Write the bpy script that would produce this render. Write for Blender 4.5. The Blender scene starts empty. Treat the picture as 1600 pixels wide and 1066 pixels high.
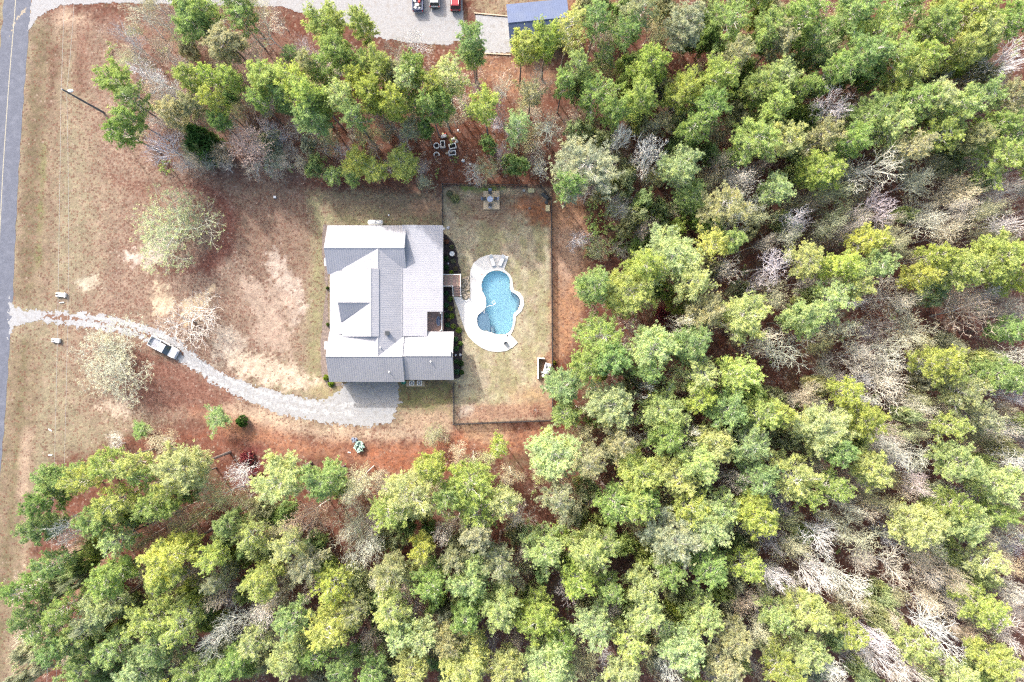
import bpy, math, random
import numpy as np
from mathutils import Vector, Matrix
R = math.radians
random.seed(7); RNG = np.random.default_rng(11)
C = bpy.context.scene.collection
sc = bpy.context.scene
S = 0.1125            # metres per photo pixel on the ground
H = 120.0             # drone height

# ------------------------------------------------------------------ camera, world, sun
cam = bpy.data.cameras.new('camera'); co = bpy.data.objects.new('camera', cam); C.objects.link(co)
cam.sensor_width = 36; cam.lens = 24; cam.clip_end = 5000; cam.clip_start = 1
co.location = (0, 0, H); co.rotation_euler = (0, 0, 0)
sc.camera = co
SX, SY = 0.85, 1.20   # shadow of a 1 m post: right and down
elev = math.atan(1 / math.hypot(SX, SY))
w = bpy.data.worlds.new('World'); sc.world = w; w.use_nodes = True
nt = w.node_tree; bg = nt.nodes['Background']
sky = nt.nodes.new('ShaderNodeTexSky'); sky.sky_type = 'NISHITA'; sky.sun_disc = False
sky.sun_elevation = elev; sky.sun_rotation = math.atan2(-SX, SY)
sky.air_density = 1.3; sky.dust_density = 6.0; sky.ozone_density = 1.0
nt.links.new(sky.outputs[0], bg.inputs[0]); bg.inputs[1].default_value = 0.15
sl = bpy.data.lights.new('sun', 'SUN'); sl.energy = 2.0; sl.angle = R(1.0); sl.color = (1, 0.965, 0.92)
so = bpy.data.objects.new('sun', sl); C.objects.link(so)
so.rotation_euler = Vector((-SX, SY, 1)).to_track_quat('Z', 'Y').to_euler()
so.location = (-50, 70, 90)
sc.view_settings.view_transform = 'Standard'; sc.view_settings.look = 'None'
sc.view_settings.exposure = 1.85; sc.view_settings.gamma = 1
sc.view_settings.use_curve_mapping = False
sc.cycles.use_denoising = False; sc.cycles.pixel_filter_type = 'BLACKMAN_HARRIS'; sc.cycles.filter_width = 1.25
sc.cycles.max_bounces = 6; sc.cycles.diffuse_bounces = 3; sc.cycles.transparent_max_bounces = 8

# ------------------------------------------------------------------ helpers
def P(px, py, h=0.0):
    k = S * (1 - h / H)
    return ((px - 800) * k, (533 - py) * k)
def srgb(r, g, b, k=1.0):
    f = lambda c: ((c / 255 + .055) / 1.055) ** 2.4 if c > 10 else c / 255 / 12.92
    return (f(r) * k, f(g) * k, f(b) * k, 1)

class MB:
    def __init__(s): s.v = []; s.f = []; s.m = []; s.cm = 0
    def add(s, vs, fs):
        n = len(s.v); s.v += [tuple(v) for v in vs]; s.f += [tuple(i + n for i in f) for f in fs]; s.m += [s.cm] * len(fs)
        return s
    def box(s, x0, x1, y0, y1, z0, z1):
        return s.add([(x0,y0,z0),(x1,y0,z0),(x1,y1,z0),(x0,y1,z0),(x0,y0,z1),(x1,y0,z1),(x1,y1,z1),(x0,y1,z1)],
                     [(3,2,1,0),(4,5,6,7),(0,1,5,4),(1,2,6,5),(2,3,7,6),(3,0,4,7)])
    def obox(s, c, sx, sy, z0, z1, a=0.0, taper=1.0):
        ca, sa = math.cos(a), math.sin(a)
        pts = []
        for z, t in ((z0, 1), (z1, taper)):
            for u, v in ((-1,-1),(1,-1),(1,1),(-1,1)):
                x, y = u*sx/2*t, v*sy/2*t
                pts.append((c[0]+x*ca-y*sa, c[1]+x*sa+y*ca, z))
        return s.add(pts, [(3,2,1,0),(4,5,6,7),(0,1,5,4),(1,2,6,5),(2,3,7,6),(3,0,4,7)])
    def tube(s, pts, rad, n=6, cap=True):
        pts = [Vector(p) for p in pts]
        if not hasattr(rad, '__len__'): rad = [rad] * len(pts)
        rings = []
        for i, p in enumerate(pts):
            d = (pts[min(i+1, len(pts)-1)] - pts[max(i-1, 0)])
            if d.length < 1e-6: d = Vector((0,0,1))
            d.normalize()
            a = d.orthogonal() if abs(d.z) < .9 else Vector((1,0,0))
            b = d.cross(a).normalized(); a = b.cross(d)
            rings.append([p + (a*math.cos(2*math.pi*k/n) + b*math.sin(2*math.pi*k/n)) * rad[i] for k in range(n)])
        vs = [q for r in rings for q in r]; fs = []
        for i in range(len(pts)-1):
            for k in range(n):
                a0 = i*n+k; a1 = i*n+(k+1) % n
                fs.append((a0, a1, a1+n, a0+n))
        if cap: fs.append(tuple(range(n-1, -1, -1))); fs.append(tuple((len(pts)-1)*n+k for k in range(n)))
        return s.add(vs, fs)
    def lathe(s, c, prof, n=14):
        vs = []; fs = []
        for r, z in prof:
            for k in range(n):
                a = 2*math.pi*k/n; vs.append((c[0]+r*math.cos(a), c[1]+r*math.sin(a), z))
        for i in range(len(prof)-1):
            for k in range(n):
                a0 = i*n+k; a1 = i*n+(k+1) % n
                fs.append((a0, a1, a1+n, a0+n))
        fs.append(tuple(range(n-1, -1, -1))); fs.append(tuple((len(prof)-1)*n+k for k in range(n)))
        return s.add(vs, fs)
    def prism(s, poly, z0, z1):
        n = len(poly)
        a = sum(poly[i][0]*poly[(i+1) % n][1]-poly[(i+1) % n][0]*poly[i][1] for i in range(n))
        if a < 0: poly = poly[::-1]
        vs = [(x, y, z0) for x, y in poly] + [(x, y, z1) for x, y in poly]
        fs = [tuple(range(n-1, -1, -1)), tuple(range(n, 2*n))] + [(i, (i+1) % n, (i+1) % n+n, i+n) for i in range(n)]
        return s.add(vs, fs)
    def mesh(s, name, mats):
        me = bpy.data.meshes.new(name); me.from_pydata(s.v, [], s.f)
        for m in (mats if isinstance(mats, (list, tuple)) else [mats]): me.materials.append(m)
        if isinstance(mats, (list, tuple)) and len(mats) > 1: me.polygons.foreach_set('material_index', s.m)
        me.update(); return me
    def build(s, name, mats, parent=None, bevel=0, smooth=False):
        o = link(name, s.mesh(name, mats), parent)
        if smooth: o.data.shade_smooth()
        if bevel:
            b = o.modifiers.new('bevel', 'BEVEL'); b.width = bevel; b.segments = 2; b.limit_method = 'ANGLE'
        return o
def link(name, data, parent=None):
    o = bpy.data.objects.new(name, data); C.objects.link(o)
    if parent is not None: o.parent = parent
    return o
def tag(o, label=None, cat=None, group=None, kind=None):
    if label: o['label'] = label
    if cat: o['category'] = cat
    if group: o['group'] = group
    if kind: o['kind'] = kind
    return o
def thing(name, label, cat, loc=(0,0,0), rz=0, group=None):
    o = bpy.data.objects.new(name, None); C.objects.link(o); o.location = loc; o.rotation_euler.z = rz
    o.empty_display_size = .3
    return tag(o, label, cat, group)
def dup(root, loc, rz=0, scale=(1,1,1), label=None, group=None, col=None):
    r = root.copy(); C.objects.link(r); r.location = loc; r.rotation_euler.z = rz; r.scale = scale
    if label: r['label'] = label
    if group: r['group'] = group
    for ch in list(root.children):
        c = ch.copy(); C.objects.link(c); c.parent = r
        if col is not None and ch.name.split('.')[0] in COLORED: c.color = col
        for g in list(ch.children):
            d = g.copy(); C.objects.link(d); d.parent = c
            if col is not None and g.name.split('.')[0] in COLORED: d.color = col
    return r
COLORED = ('crown', 'foliage', 'branches')
_labels = {}
def pct(desc, px, py):
    px = min(max(px, 0), 1600); py = min(max(py, 0), 1066)
    s = '%s, %d%% across, %d%% down the photo' % (desc, round(px/16), round(py/10.66))
    if s in _labels: s = '%s, %.1f%% across, %.1f%% down the photo' % (desc, px/16, py/10.66)
    _labels[s] = 1
    return s

def nodes(name):
    m = bpy.data.materials.new(name); m.use_nodes = True
    return m, m.node_tree, m.node_tree.nodes['Principled BSDF']
def N(nt, t, **kw):
    n = nt.nodes.new(t)
    for k, v in kw.items():
        if k.startswith('i_'):
            n.inputs[int(k[2:])].default_value = v
        else: setattr(n, k, v)
    return n
def mixc(nt, fac, a, b, mode='MIX'):
    n = nt.nodes.new('ShaderNodeMix'); n.data_type = 'RGBA'; n.blend_type = mode
    for sock, v in ((n.inputs[0], fac), (n.inputs[6], a), (n.inputs[7], b)):
        if hasattr(v, 'links') or hasattr(v, 'is_linked'): nt.links.new(v, sock)
        else: sock.default_value = v
    return n.outputs[2]
def ramp(nt, src, stops):
    n = nt.nodes.new('ShaderNodeValToRGB'); e = n.color_ramp.elements
    e[0].position, e[0].color = stops[0][0], stops[0][1]; e[1].position, e[1].color = stops[-1][0], stops[-1][1]
    for p, c in stops[1:-1]:
        q = e.new(p); q.color = c
    nt.links.new(src, n.inputs[0]); return n.outputs[0]
def g(v): return (v, v, v, 1)
def simple(name, col, rough=.6, var=.25, scale=3.0, metal=0.0, bump=0.0, dirt=None, spec=.4, objvar=0.0):
    m, nt, b = nodes(name)
    tc = N(nt, 'ShaderNodeTexCoord')
    n1 = N(nt, 'ShaderNodeTexNoise'); n1.inputs['Scale'].default_value = scale; n1.inputs['Detail'].default_value = 6
    n1.inputs['Roughness'].default_value = .65
    nt.links.new(tc.outputs['Object'], n1.inputs['Vector'])
    f = ramp(nt, n1.outputs[0], [(.3, g(1-var)), (.7, g(1+var*.6))])
    c = mixc(nt, 1.0, (*col[:3], 1), f, 'MULTIPLY')
    if dirt is not None:
        n2 = N(nt, 'ShaderNodeTexNoise'); n2.inputs['Scale'].default_value = scale*.35; n2.inputs['Detail'].default_value = 8
        nt.links.new(tc.outputs['Object'], n2.inputs['Vector'])
        f2 = ramp(nt, n2.outputs[0], [(.48, g(0)), (.72, g(.6))])
        c = mixc(nt, f2, c, (*dirt[:3], 1))
    nt.links.new(c, b.inputs['Base Color'])
    b.inputs['Roughness'].default_value = rough; b.inputs['Metallic'].default_value = metal
    b.inputs['Specular IOR Level'].default_value = spec
    if bump:
        bp = N(nt, 'ShaderNodeBump'); bp.inputs['Strength'].default_value = bump; bp.inputs['Distance'].default_value = .03
        nt.links.new(n1.outputs[0], bp.inputs['Height']); nt.links.new(bp.outputs[0], b.inputs['Normal'])
    return m
def leafmat(name, trans=.35, rough=.6):
    """leaf colour = the object's own colour, varied from clump to clump"""
    m, nt, b = nodes(name)
    oi = N(nt, 'ShaderNodeObjectInfo'); geo = N(nt, 'ShaderNodeTexCoord')
    n1 = N(nt, 'ShaderNodeTexNoise'); n1.inputs['Scale'].default_value = .9; n1.inputs['Detail'].default_value = 4
    nt.links.new(geo.outputs['Object'], n1.inputs['Vector'])
    f = ramp(nt, n1.outputs[0], [(.3, (.72, .74, .85, 1)), (.5, g(1)), (.72, (1.35, 1.22, .95, 1))])
    c = mixc(nt, 1.0, oi.outputs['Color'], f, 'MULTIPLY')
    n3 = N(nt, 'ShaderNodeTexNoise'); n3.inputs['Scale'].default_value = 1.7; n3.inputs['Detail'].default_value = 5; nt.links.new(geo.outputs['Object'], n3.inputs['Vector'])
    c = mixc(nt, ramp(nt, n3.outputs[0], [(.52, g(0)), (.72, g(.5))]), c, (.36,.30,.17,1))
    n2 = N(nt, 'ShaderNodeTexNoise'); n2.inputs['Scale'].default_value = 7; n2.inputs['Detail'].default_value = 2
    nt.links.new(geo.outputs['Object'], n2.inputs['Vector'])
    f2 = ramp(nt, n2.outputs[0], [(.35, g(.75)), (.65, g(1.25))])
    c = mixc(nt, 1.0, c, f2, 'MULTIPLY')
    nt.links.new(c, b.inputs['Base Color']); b.inputs['Roughness'].default_value = rough
    b.inputs['Specular IOR Level'].default_value = .25
    t = N(nt, 'ShaderNodeBsdfTranslucent'); nt.links.new(c, t.inputs[0])
    mx = N(nt, 'ShaderNodeMixShader'); mx.inputs[0].default_value = trans
    nt.links.new(b.outputs[0], mx.inputs[1]); nt.links.new(t.outputs[0], mx.inputs[2])
    nt.links.new(mx.outputs[0], nt.nodes['Material Output'].inputs[0])
    return m

KG = 0.365   # picture brightness of sunlit matt ground -> base colour
def gc(r, g_, b):
    L = .3*r+.5*g_+.2*b
    return srgb(r*.82+L*.18, g_*.82+L*.18, b*.82+L*.18, KG)

# ------------------------------------------------------------------ numpy noise
def vnoise(x, y, scale, seed, octaves=4, rough=.5):
    out = np.zeros_like(x); amp = 1; tot = 0
    for o in range(octaves):
        r = np.random.default_rng(seed*17+o).random((257, 257))
        u = x/scale*2**o + 31.7*o; v = y/scale*2**o + 11.3*o
        i = np.floor(u).astype(int); j = np.floor(v).astype(int); fu = u-i; fv = v-j
        fu = fu*fu*(3-2*fu); fv = fv*fv*(3-2*fv); i %= 256; j %= 256
        out += amp*((r[i,j]*(1-fu)+r[i+1,j]*fu)*(1-fv)+(r[i,j+1]*(1-fu)+r[i+1,j+1]*fu)*fv)
        tot += amp; amp *= rough
    return out/tot-.5
def sdf(px, py, poly):
    """signed distance in pixels, positive inside"""
    d = np.full(px.shape, 1e9); ins = np.zeros(px.shape, bool); n = len(poly)
    for i in range(n):
        x0, y0 = poly[i]; x1, y1 = poly[(i+1) % n]
        dx, dy = x1-x0, y1-y0
        t = np.clip(((px-x0)*dx+(py-y0)*dy)/(dx*dx+dy*dy+1e-9), 0, 1)
        d = np.minimum(d, (px-x0-t*dx)**2+(py-y0-t*dy)**2)
        if dy != 0:
            c = ((y0 > py) != (y1 > py)) & (px < dx*(py-y0)/dy+x0); ins ^= c
    return np.where(ins, 1, -1)*np.sqrt(d)
def inpoly(x, y, poly):
    return float(sdf(np.array([x*1.0]), np.array([y*1.0]), poly)[0])

# ------------------------------------------------------------------ ground sheet
def smooth(t): t = np.clip(t, 0, 1); return t*t*(3-2*t)
def circ(cx, cy, rx, ry=None, n=18):
    ry = ry or rx
    return [(cx+rx*math.cos(2*math.pi*k/n), cy+ry*math.sin(2*math.pi*k/n)) for k in range(n)]
ROAD_R = [(58,-140),(53,-60),(47,30),(41,100),(37,150),(33,210),(29,270),(24,370),(20,470),(15,540),(8,650),(0,745),(-12,880),(-30,1060),(-60,1300)]
ROAD_W = 43
def road_x(y):
    ys = [p[1] for p in ROAD_R]; return np.interp(y, ys, [p[0] for p in ROAD_R])
gx = np.concatenate([[-2500,-1200,-600,-320,-200,-140], np.arange(-100, 100.01, .3), [140,200,320,600,1200,2500]])
gy = np.concatenate([[-2500,-1200,-600,-320,-200,-110], np.arange(-72, 72.01, .3), [110,200,320,600,1200,2500]])
GX, GY = np.meshgrid(gx, gy, indexing='ij')
px = GX/S+800; py = 533-GY/S
nA = vnoise(px, py, 60, 1); nB = vnoise(px, py, 22, 2); nC = vnoise(px, py, 9, 3, 3, .6); nD = vnoise(px, py, 120, 4); nE = vnoise(px, py, 4.5, 6, 2, .7)
col = np.zeros(GX.shape+(3,)); col[:] = gc(134, 78, 62)[:3]
lit = np.full(GX.shape, .75); wet = np.zeros(GX.shape)
def put(a, c, l=None):
    global col, lit
    col = col*(1-a[..., None]) + np.array(gc(*c)[:3])*a[..., None]
    if l is not None: lit = lit*(1-a)+l*a
def zone(poly, c, l=None, feather=14, nz=1.0, k=1.0, off=0):
    d = sdf(px, py, poly)+off
    put(smooth(.5+(d+(nA*24+nB*24+nC*18+nE*20)*nz)/feather*.5)*k, c, l)
# forest floor variety
put(smooth((nA+nB*.6)*3+.35)*.7, (150, 88, 66), .8)
put(smooth((nD+nC*.5)*4)*.75, (112, 80, 68), .6)
put(smooth((vnoise(px, py, 40, 9)+nC*.4)*5-.3)*.5, (146, 134, 98), .4)
far = 30
LAWN = [(-400,-900),(60,-900),(60,24),(150,40),(205,90),(190,160),(200,215),(240,262),(330,285),(420,285),(470,300),(560,290),(650,302),(692,300),(700,660),(560,668),(470,670),(420,640),(330,640),(230,665),(150,700),(85,725),(55,790),(40,900),(30,1000),(20,1300),(0,2500),(-400,2500)]
zone(LAWN, (180,168,136), .28, 16, .7)
zone([(60,20),(480,60),(560,260),(420,290),(220,270),(150,180),(110,60)], (178,142,126), .55, 20, 1, .7)       # pinkish leaf floor in the trees by the lane
zone([(470,90),(800,95),(860,180),(850,300),(690,300),(520,280),(440,200)], (156,100,78), .62, 20, 1, .85)        # straw under the tall pines
zone([(690,180),(820,180),(850,292),(692,290),(640,260)], (150,88,62), .6, 14, 1, .8)
zone([(760,85),(850,95),(860,140),(800,150),(755,125)], (205,150,115), .35, 12, 1, .8)
zone([(715,-60),(1000,-60),(930,20),(890,10),(880,90),(795,90),(740,20)], (188,172,138), .3, 12, 1, .8)
zone([(890,-40),(960,-40),(950,40),(905,80),(885,60)], (175,110,75), .6, 12, 1, .8)
# litter and browner patches on the front lawn
zone([(130,170),(200,200),(300,270),(480,290),(500,350),(485,470),(480,560),(400,600),(420,655),(330,660),(240,670),(150,640),(110,560),(100,500),(150,430),(160,300)], (184,154,134), .7, 46, 1.2, .88)
zone([(330,300),(380,280),(500,300),(480,450),(400,430),(350,350)], (165,132,108), .5, 30, 1, .6)  # brown patch: shadow of the nearby pines painted into the lawn colour
zone([(270,285),(340,290),(375,330),(370,390),(330,430),(270,430),(230,410),(300,412),(335,380),(345,340),(320,300)], (146,84,74), .85, 12, .5, .9)  # red-brown arc with dense litter around the big lawn tree
zone([(170,280),(260,285),(250,320),(200,300)], (160,110,92), .7, 14, .8, .7)
zone([(215,540),(300,575),(420,650),(430,670),(340,650),(230,640),(180,600)], (166,108,92), .75, 14, .8, .85)
zone([(200,690),(430,640),(470,670),(480,720),(390,730),(300,700),(220,710)], (172,104,82), .7, 14, .9, .85)
zone([(370,690),(420,690),(415,740),(395,780),(372,740)], (140,58,62), .7, 8, .9, .8)
# mown strip by the house
zone([(478,300),(692,310),(692,352),(512,352),(505,480),(505,600),(476,600),(484,470),(490,360)], (178,174,126), .15, 12, .5, .9)
zone([(505,300),(690,300),(692,345),(640,338),(560,330),(505,340)], (184,158,128), .3, 10, 1, .7)
zone([(640,318),(690,305),(690,330),(650,332)], (224,176,136), .1, 8, .8, .9)
# bare pale ground
for p, c in (([(240,455),(262,450),(275,480),(262,500),(240,490)], (238,214,180)), ([(300,462),(330,450),(335,458),(315,500),(290,505),(285,480)], (240,214,176)),
             ([(335,520),(360,508),(385,540),(370,570),(340,560)], (222,204,184)), ([(355,560),(400,548),(460,570),(500,590),(500,620),(440,612),(390,590)], (240,218,192)),
             ([(430,400),(460,430),(470,480),(455,520),(445,470),(435,440)], (226,204,186)), ([(165,632),(195,620),(198,655),(178,658)], (238,214,188)),
             ([(220,395),(250,385),(262,405),(235,412)], (232,214,198)), ([(120,440),(150,435),(150,448),(125,450)], (226,216,190)),
             ([(200,400),(215,395),(240,410),(225,415)], (235,215,200)), ([(372,438),(450,470),(455,560),(400,540),(395,470)], (206,180,160))):
    zone(p, tuple(min(255, v*1.06) for v in c), .06, 6, 1.15, .95, off=2.5)
zone([(330,640),(400,632),(470,655),(560,672),(640,665),(700,655),(700,690),(600,688),(500,690),(420,672),(360,660)], (238,210,180), .15, 14, .8, .9)
zone([(300,648),(370,655),(440,680),(560,700),(700,690),(860,664),(875,690),(800,705),(700,700),(650,735),(560,730),(470,712),(390,690)], (214,146,110), .3, 16, .8, .92)
zone([(540,700),(620,705),(700,690),(740,670),(740,700),(690,740),(600,735)], (200,118,84), .4, 12, .8, .8)
zone([(720,660),(800,664),(790,690),(740,688)], (232,190,150), .1, 10, .8, .7)
# grass by the garage
zone([(618,597),(708,597),(708,650),(660,648),(622,640)], (160,160,104), .08, 10, .5, .95)
zone([(622,640),(700,640),(705,662),(640,672)], (226,190,158), .1, 10, .9, .85)
zone([(480,600),(535,600),(530,620),(505,630),(480,618)], (196,182,132), .1, 8, .6, .85)
# back yard
YARD = [(692,291),(861,294),(863,656),(709,661),(709,597),(694,590)]
zone(YARD, (222,211,174), .04, 5, .12, 1)
d = sdf(px, py, YARD); ins = smooth(d/4)
put(ins*smooth((vnoise(px*2.2, py*.7, 30, 21)+nC*.5)*3.2+.5)*.75, (190,186,132))
put(ins*smooth((vnoise(px, py, 26, 22)+nC*.6)*4-.1)*.7, (232,212,184))
zone([(697,296),(858,296),(860,350),(800,345),(740,352),(700,330)], (196,166,134), .3, 12, .9, .9)  # browner band: part of the trees' shade is painted into the yard colour
zone([(697,300),(735,298),(735,330),(705,335)], (184,180,130), .1, 10, .8, .7)
zone([(805,300),(860,312),(861,352),(830,352),(800,320)], (210,132,86), .2, 10, .7, .95)
zone([(818,346),(840,342),(842,352),(822,355)], (166,112,84), .3, 8, .7, .6)
zone([(718,291),(800,292),(800,298),(745,301),(722,297)], (128,176,58), 0, 4, .3, 1)
zone([(711,634),(862,626),(861,655),(711,660)], (206,160,132), .35, 5, .25, .95)
zone([(716,636),(735,634),(735,650),(718,650)], (236,222,205), .1, 8, .5, .8)
zone([(838,558),(862,552),(862,600),(842,598)], (205,138,100), .3, 8, .5, .8)
zone([(790,610),(862,598),(862,630),(800,632)], (220,176,130), .1, 14, .6, .8)
# strip east of the fence
zone([(862,300),(905,300),(920,360),(915,440),(905,520),(880,570),(863,570)], (224,164,122), .3, 10, .5, .95)
zone([(866,360),(905,350),(908,420),(880,450),(866,420)], (214,178,152), .2, 14, .7, .8)
zone([(866,560),(890,560),(905,700),(860,700)], (150,72,50), .6, 10, .7, .85)
# verge along the road (bands follow its curve)
u = px-road_x(py); inw = smooth((py+90)/20)
def band(u0, u1, c, k, f=5, y0=-1e9, y1=1e9, nz=1.0, l=None):
    a = smooth(.5+(np.minimum(u-u0, u1-u)+(nB*14+nC*10)*nz)/f*.5)*smooth((py-y0)/20)*smooth((y1-py)/20)
    put(a*k, c, l)
band(0, 62, (170,148,122), .8, 10, 30, 480, l=.3)
band(8, 34, (136,124,92), .75, 8, 30, 480, l=.2)
band(36, 48, (120,84,66), .7, 8, 60, 180, l=.5)
band(34, 42, (142,150,88), .7, 6, 210, 430, .6)
band(75, 95, (150,106,88), .65, 10, 40, 160, l=.6)
band(0, 50, (160,142,112), .8, 8, 520, 1300, l=.2)
band(18, 28, (134,128,90), .7, 6, 520, 1300, .6)
band(30, 44, (226,196,168), .85, 9, 660, 790, .5)
band(42, 55, (206,180,150), .7, 9, 780, 1080, .5)
zone([(80,860),(170,850),(200,900),(150,950),(90,930)], (212,164,130), .4, 16, .9, .8)
zone([(90,22),(140,26),(132,40),(92,38)], (228,196,168), .1, 10, .8, .8)
zone(circ(51, 1, 6, 4), (226,160,80), 0, 2, .1, 1)
ny = vnoise(px, py, 3.2, 41, 2, .7)
col *= (1+ny*.5)[..., None]
z = (nB*.12+nC*.05)*smooth((sdf(px, py, [(880,-80),(1700,-80),(1700,1150),(20,1150),(60,900),(300,760),(700,740),(870,700),(900,350)]))/20)
nxg, nyg = GX.shape
vs = np.stack([GX, GY, z], -1).reshape(-1, 3)
ii = np.arange(nxg*nyg).reshape(nxg, nyg)
fs = np.stack([ii[:-1,:-1], ii[1:,:-1], ii[1:,1:], ii[:-1,1:]], -1)
# the pool is a real hole in the ground
POOLC = [(510,253),(560,262),(605,290),(635,340),(637,400),(642,445),(690,475),(725,520),(722,580),(700,625),(665,660),(660,730),(650,790),(610,835),(550,850),(490,838),(440,822),(380,810),(340,775),(328,720),(335,670),(370,640),(405,600),(412,560),(405,500),(375,440),(368,380),(385,330),(420,285),(460,262)]
DECKC = [(110,500),(150,600),(180,700),(215,800),(245,860),(300,920),(370,970),(440,1000),(520,1008),(600,998),(660,965),(705,920),(675,885),(640,850),(665,800),(682,740),(688,680),(740,630),(765,570),(755,500),(720,455),(672,436),(660,400),(655,340),(632,290),(588,252),(580,240),(600,190),(620,125),(560,110),(480,108),(420,112),(350,140),(300,180),(270,240),(262,300),(265,380),(265,460),(260,505),(235,528),(200,525),(185,500)]
cv = lambda pts: [(690+x/5.925, 380+y/5.925) for x, y in pts]
POOL = cv(POOLC); DECK = cv(DECKC)
def catmull(pts, n=4):
    out = []; m = len(pts)
    for i in range(m):
        p0, p1, p2, p3 = [Vector(pts[(i+k) % m]) for k in (-1, 0, 1, 2)]
        for j in range(n):
            t = j/n
            out.append(tuple(.5*((2*p1)+(-p0+p2)*t+(2*p0-5*p1+4*p2-p3)*t*t+(-p0+3*p1-3*p2+p3)*t*t*t)))
    return out
POOL = catmull(POOL, 3)
keep = (sdf(px, py, POOL) > 1.5)
kf = ~(keep[:-1,:-1] | keep[1:,:-1] | keep[1:,1:] | keep[:-1,1:])
fs = fs[kf]
me = bpy.data.meshes.new('ground')
me.vertices.add(len(vs)); me.vertices.foreach_set('co', vs.ravel().astype(np.float32))
me.loops.add(fs.size); me.loops.foreach_set('vertex_index', fs.ravel().astype(np.int32))
me.polygons.add(len(fs)); me.polygons.foreach_set('loop_start', (np.arange(len(fs))*4).astype(np.int32))
me.update(calc_edges=True)
ca = me.attributes.new('soil', 'FLOAT_COLOR', 'POINT')
ca.data.foreach_set('color', np.concatenate([np.clip(col, 0, 1), np.clip(lit, 0, 1)[..., None]], -1).reshape(-1).astype(np.float32))
m, nt, b = nodes('ground_cover')
at = N(nt, 'ShaderNodeAttribute'); at.attribute_name = 'soil'
tc = N(nt, 'ShaderNodeTexCoord')
def noise(nt, tc, scale, det=5, rough=.6):
    n = N(nt, 'ShaderNodeTexNoise'); n.inputs['Scale'].default_value = scale; n.inputs['Detail'].default_value = det
    n.inputs['Roughness'].default_value = rough; nt.links.new(tc.outputs['Object'], n.inputs['Vector']); return n.outputs[0]
f = ramp(nt, noise(nt, tc, 2.2, 6, .75), [(.3, (.70, .66, .62, 1)), (.5, g(1)), (.7, (1.28, 1.24, 1.16, 1))])
c = mixc(nt, 1, at.outputs['Color'], f, 'MULTIPLY')
f = ramp(nt, noise(nt, tc, .8, 7, .7), [(.45, g(0)), (.62, g(.42))])
c = mixc(nt, f, c, gc(188,150,134))
mp = N(nt, 'ShaderNodeMapping'); mp.inputs['Location'].default_value = (40, 17, 3); nt.links.new(tc.outputs['Object'], mp.inputs[0])
n9 = N(nt, 'ShaderNodeTexNoise'); n9.inputs['Scale'].default_value = 1.3; n9.inputs['Detail'].default_value = 7; n9.inputs['Roughness'].default_value = .75; nt.links.new(mp.outputs[0], n9.inputs['Vector'])
f = ramp(nt, n9.outputs[0], [(.50, g(0)), (.68, g(.45))])
c = mixc(nt, f, c, gc(120,90,76))
f = ramp(nt, noise(nt, tc, .35, 5), [(.35, g(.85)), (.65, g(1.15))])
c = mixc(nt, 1, c, f, 'MULTIPLY')
# fallen leaves: scattered cells, their density from the litter map
vo = N(nt, 'ShaderNodeTexVoronoi'); vo.inputs['Scale'].default_value = 2.8; nt.links.new(tc.outputs['Object'], vo.inputs['Vector'])
sep = N(nt, 'ShaderNodeSeparateColor'); nt.links.new(vo.outputs['Color'], sep.inputs[0])
cl = noise(nt, tc, .9, 4)
th = N(nt, 'ShaderNodeMath', operation='MULTIPLY_ADD'); nt.links.new(cl, th.inputs[0]); th.inputs[1].default_value = 1.1
ad = N(nt, 'ShaderNodeMath', operation='ADD'); nt.links.new(at.outputs['Alpha'], ad.inputs[0]); ad.inputs[1].default_value = -.55
nt.links.new(ad.outputs[0], th.inputs[2])
gt = N(nt, 'ShaderNodeMath', operation='LESS_THAN'); nt.links.new(sep.outputs[0], gt.inputs[0]); nt.links.new(th.outputs[0], gt.inputs[1])
sz = N(nt, 'ShaderNodeMath', operation='LESS_THAN'); nt.links.new(vo.outputs['Distance'], sz.inputs[0]); sz.inputs[1].default_value = .55
mu = N(nt, 'ShaderNodeMath', operation='MULTIPLY'); nt.links.new(gt.outputs[0], mu.inputs[0]); nt.links.new(sz.outputs[0], mu.inputs[1])
mu2 = N(nt, 'ShaderNodeMath', operation='MULTIPLY'); nt.links.new(mu.outputs[0], mu2.inputs[0]); mu2.inputs[1].default_value = .8
lc = ramp(nt, sep.outputs[1], [(0, gc(104,62,54)), (.35, gc(142,84,70)), (.6, gc(168,112,94)), (.85, gc(126,68,54)), (1, gc(220,196,176))])
c = mixc(nt, mu2.outputs[0], c, mixc(nt, .72, c, lc))
nt.links.new(c, b.inputs['Base Color']); b.inputs['Roughness'].default_value = .95; b.inputs['Specular IOR Level'].default_value = .1
bp = N(nt, 'ShaderNodeBump'); bp.inputs['Strength'].default_value = .6; bp.inputs['Distance'].default_value = .12
nt.links.new(noise(nt, tc, 3.5, 6, .7), bp.inputs['Height']); nt.links.new(bp.outputs[0], b.inputs['Normal'])
me.materials.append(m)
tag(link('ground', me), kind='structure')

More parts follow.
